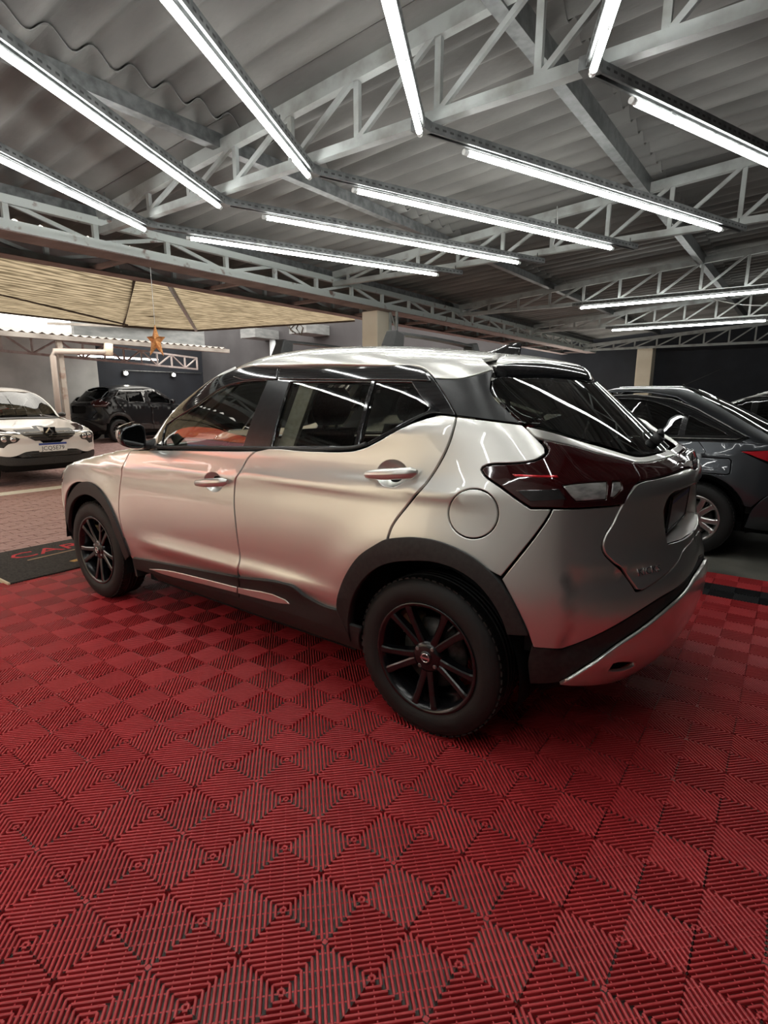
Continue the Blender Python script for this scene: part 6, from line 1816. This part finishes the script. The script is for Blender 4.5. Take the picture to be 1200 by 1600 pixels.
    panel('front_bumper', B, onB(bum), (.85, .5, 0), M_WHITEPAINT, car, 0, .002, .012, .04, half=True)
    for n, pts, m, of in (('front_grille', gril, M_PLASTIC, .006), ('lower_grille', lowg, M_PLASTIC, .006), ('lower_valance', valv, M_PLASTIC, .004)):
        panel(n, B, onB(pts), (.9, .4, 0), m, car, of, .001, .01, .04, half=True)
    for n, pts, m, of in (('headlight', lampo, M_GLOSSBLACK, .007), ('main_lamp', lowl, M_PLASTIC, .006)):
        a = panel(n, B, onB(pts), (.8, .6, 0), m, car, of, .001, .008, .03)
        b = dup_mirror(a, car)
        for o, sg in ((a, 1), (b, -1)):
            if n == 'main_lamp':
                e = MB()
                for y, z in ((.50, .715), (.60, .715)):
                    p, nn = B.cast(np.array([2.9, y, z]), np.array([1.0, 0, 0]))
                    e.lathe([(0, .012), (.03, .010), (.04, .004), (.042, -.01)], 0, 16, center=(p[0] + .006, sg * y, z))
                tag(e.build('lamp_reflector', M_CHROME, o), kind='stuff')
            else:
                p, nn = B.cast(np.array([2.9, .50, .81]), np.array([1.0, 0, 0]))
                bevel(MB().box((p[0] - .01, min(sg * .42, sg * .54), .795), (p[0] + .012, max(sg * .42, sg * .54), .815)).build('running_light', M_LENS, o), .003)
    for z in (.71, .74, .77, .80):
        secs = []
        w = .25 + (z - .68) * .75
        for y in np.linspace(-w, w, 13):
            p, nn = B.cast(np.array([2.9, y, z]), np.array([1.0, 0, 0]))
            secs.append((p[0] + .010, y, z))
        MB().tube(secs, .007, 6).build('grille_bar', M_GLOSSBLACK if z < .79 else M_CHROME, car)
    for z in (.452, .472, .492):
        secs = []
        for y in np.linspace(-.42, .42, 13):
            p, nn = B.cast(np.array([2.9, y, z]), np.array([1.0, 0, 0]))
            secs.append((p[0] + .010, y, z))
        MB().tube(secs, .006, 6).build('grille_bar', M_GLOSSBLACK, car)
    # diamond badge
    p, nn = B.cast(np.array([2.9, 0, .79]), np.array([1.0, 0, 0]))
    X = p[0] + .012
    b = MB()
    oy, oz, iy, iz = .068, .088, .030, .042
    outer = [(0, oz), (oy, 0), (0, -oz), (-oy, 0)]
    inner = [(0, iz), (iy, 0), (0, -iz), (-iy, 0)]
    mid = [(0, (oz + iz) / 2), ((oy + iy) / 2, 0), (0, -(oz + iz) / 2), (-(oy + iy) / 2, 0)]
    vs = [(X, y, .79 + z) for y, z in outer] + [(X + .022, y, .79 + z) for y, z in mid] + [(X, y, .79 + z) for y, z in inner]
    fs = []
    for k in range(4):
        k2 = (k + 1) % 4
        fs += [(k, k2, 4 + k2, 4 + k), (4 + k, 4 + k2, 8 + k2, 8 + k)]
    b.add(vs, fs)
    bd = b.build('diamond_badge', M_CHROME, car)
    sh = MB().box((X - .012, -.085, .70), (X, .085, .875))
    bevel(sh.build('badge_backing', M_GLOSSBLACK, bd), .03, 3)
    # plate with its characters
    p, nn = B.cast(np.array([2.9, 0, .575]), np.array([1.0, 0, 0]))
    X = p[0] + .02
    pl = bevel(MB().box((X - .01, -.20, .512), (X, .20, .642)).build('number_plate', mat('plate_white', (.78, .78, .76), .4), car), .003)
    MB().box((X, -.198, .612), (X + .001, .198, .640)).build('plate_band', mat('plate_band_blue', (.02, .05, .28), .4), pl)
    M = Matrix(((0, 0, 1, X + .0005), (1, 0, 0, 0), (0, 1, 0, .560), (0, 0, 0, 1)))
    text_obj('plate_characters', 'JCQ5E79', .088, .0008, mat('plate_ink', (.03, .03, .035), .5), pl, M, xs=.98)
    st = MB()
    q, nn = G.cast(np.array([1.6, -.40, 1.17]), np.array([.7, 0, .66]) / np.linalg.norm([.7, 0, .66]))
    nn = Vector(nn); u = Vector((0, 1, 0)); v = nn.cross(u).normalized()
    c = Vector(q) + nn * .004
    st.add([c + u * (.10 * a) + v * (.09 * b2) for a, b2 in ((-1, -1), (1, -1), (1, 1), (-1, 1))] + [c + u * (.10 * a) + v * (.09 * b2) + nn * .001 for a, b2 in ((-1, -1), (1, -1), (1, 1), (-1, 1))], [(0, 1, 2, 3), (7, 6, 5, 4)])
    st.build('windscreen_sticker', mat('paper', (.8, .8, .78), .7), car)
    def lower(x, y, z):
        x, y, z = x / s[0], y / s[1], z / s[2]
        k = (z < 1.0) & (z > .21) & ~((x > 1.9) & (z > .84))
        for cx in (0.0, 2.615): k &= ~((np.hypot(x - cx, z - .34) < .42) & (y > .4))
        return k
    sunk_shell(B, .03, lower, 'inner_shell', M_DARK, car)
    MB().box((-.5, -.55, .22), (2.6, .55, .30)).build('underbody', M_DARK, car)
    for y in (.33, -.33): make_seat(car, 1.0, y, .46, .58, name='front_seat')
    make_seat(car, .36, 0, 1.1, .5, .14, head=False, name='rear_bench')
    MB().box((1.55, -.6, .80), (1.75, .6, .98)).build('dashboard', M_DARK, car)
    MB().box((1.22, -.11, 1.27), (1.24, .11, 1.33)).build('rear_view_mirror', M_PLASTIC, car)
    for x in (0.0, 2.615 * s[0]):
        for sg in (1, -1):
            arch_liner(car, x, sg, .34, .42, .74, .30)
            make_wheel(car, 'wheel', x, sg, M_RIM, R=.285, RIM=.18, W=.165, y_face=.745)
    for sg in (1, -1):
        P_ = [[(x * s[0], sg * (.86 + .06 * k * math.cos(t)) * s[1], (1.10 + .045 * k * math.sin(t)) * s[2]) for t in np.linspace(0, 2 * math.pi, 17)] for k, x in ((.6, 1.80), (1, 1.81), (1.03, 1.85), (.8, 1.92), (.1, 1.95))]
        MB().grid(P_).add(P_[0], [tuple(range(17))]).build('side_mirror', M_PLASTIC, car)
    a = MB().tube([(1.10, 0, 1.465), (1.09, 0, 1.49)], .012, 8)
    a.build('aerial_base', M_PLASTIC, car)
    return car
kwid = build_hatch()
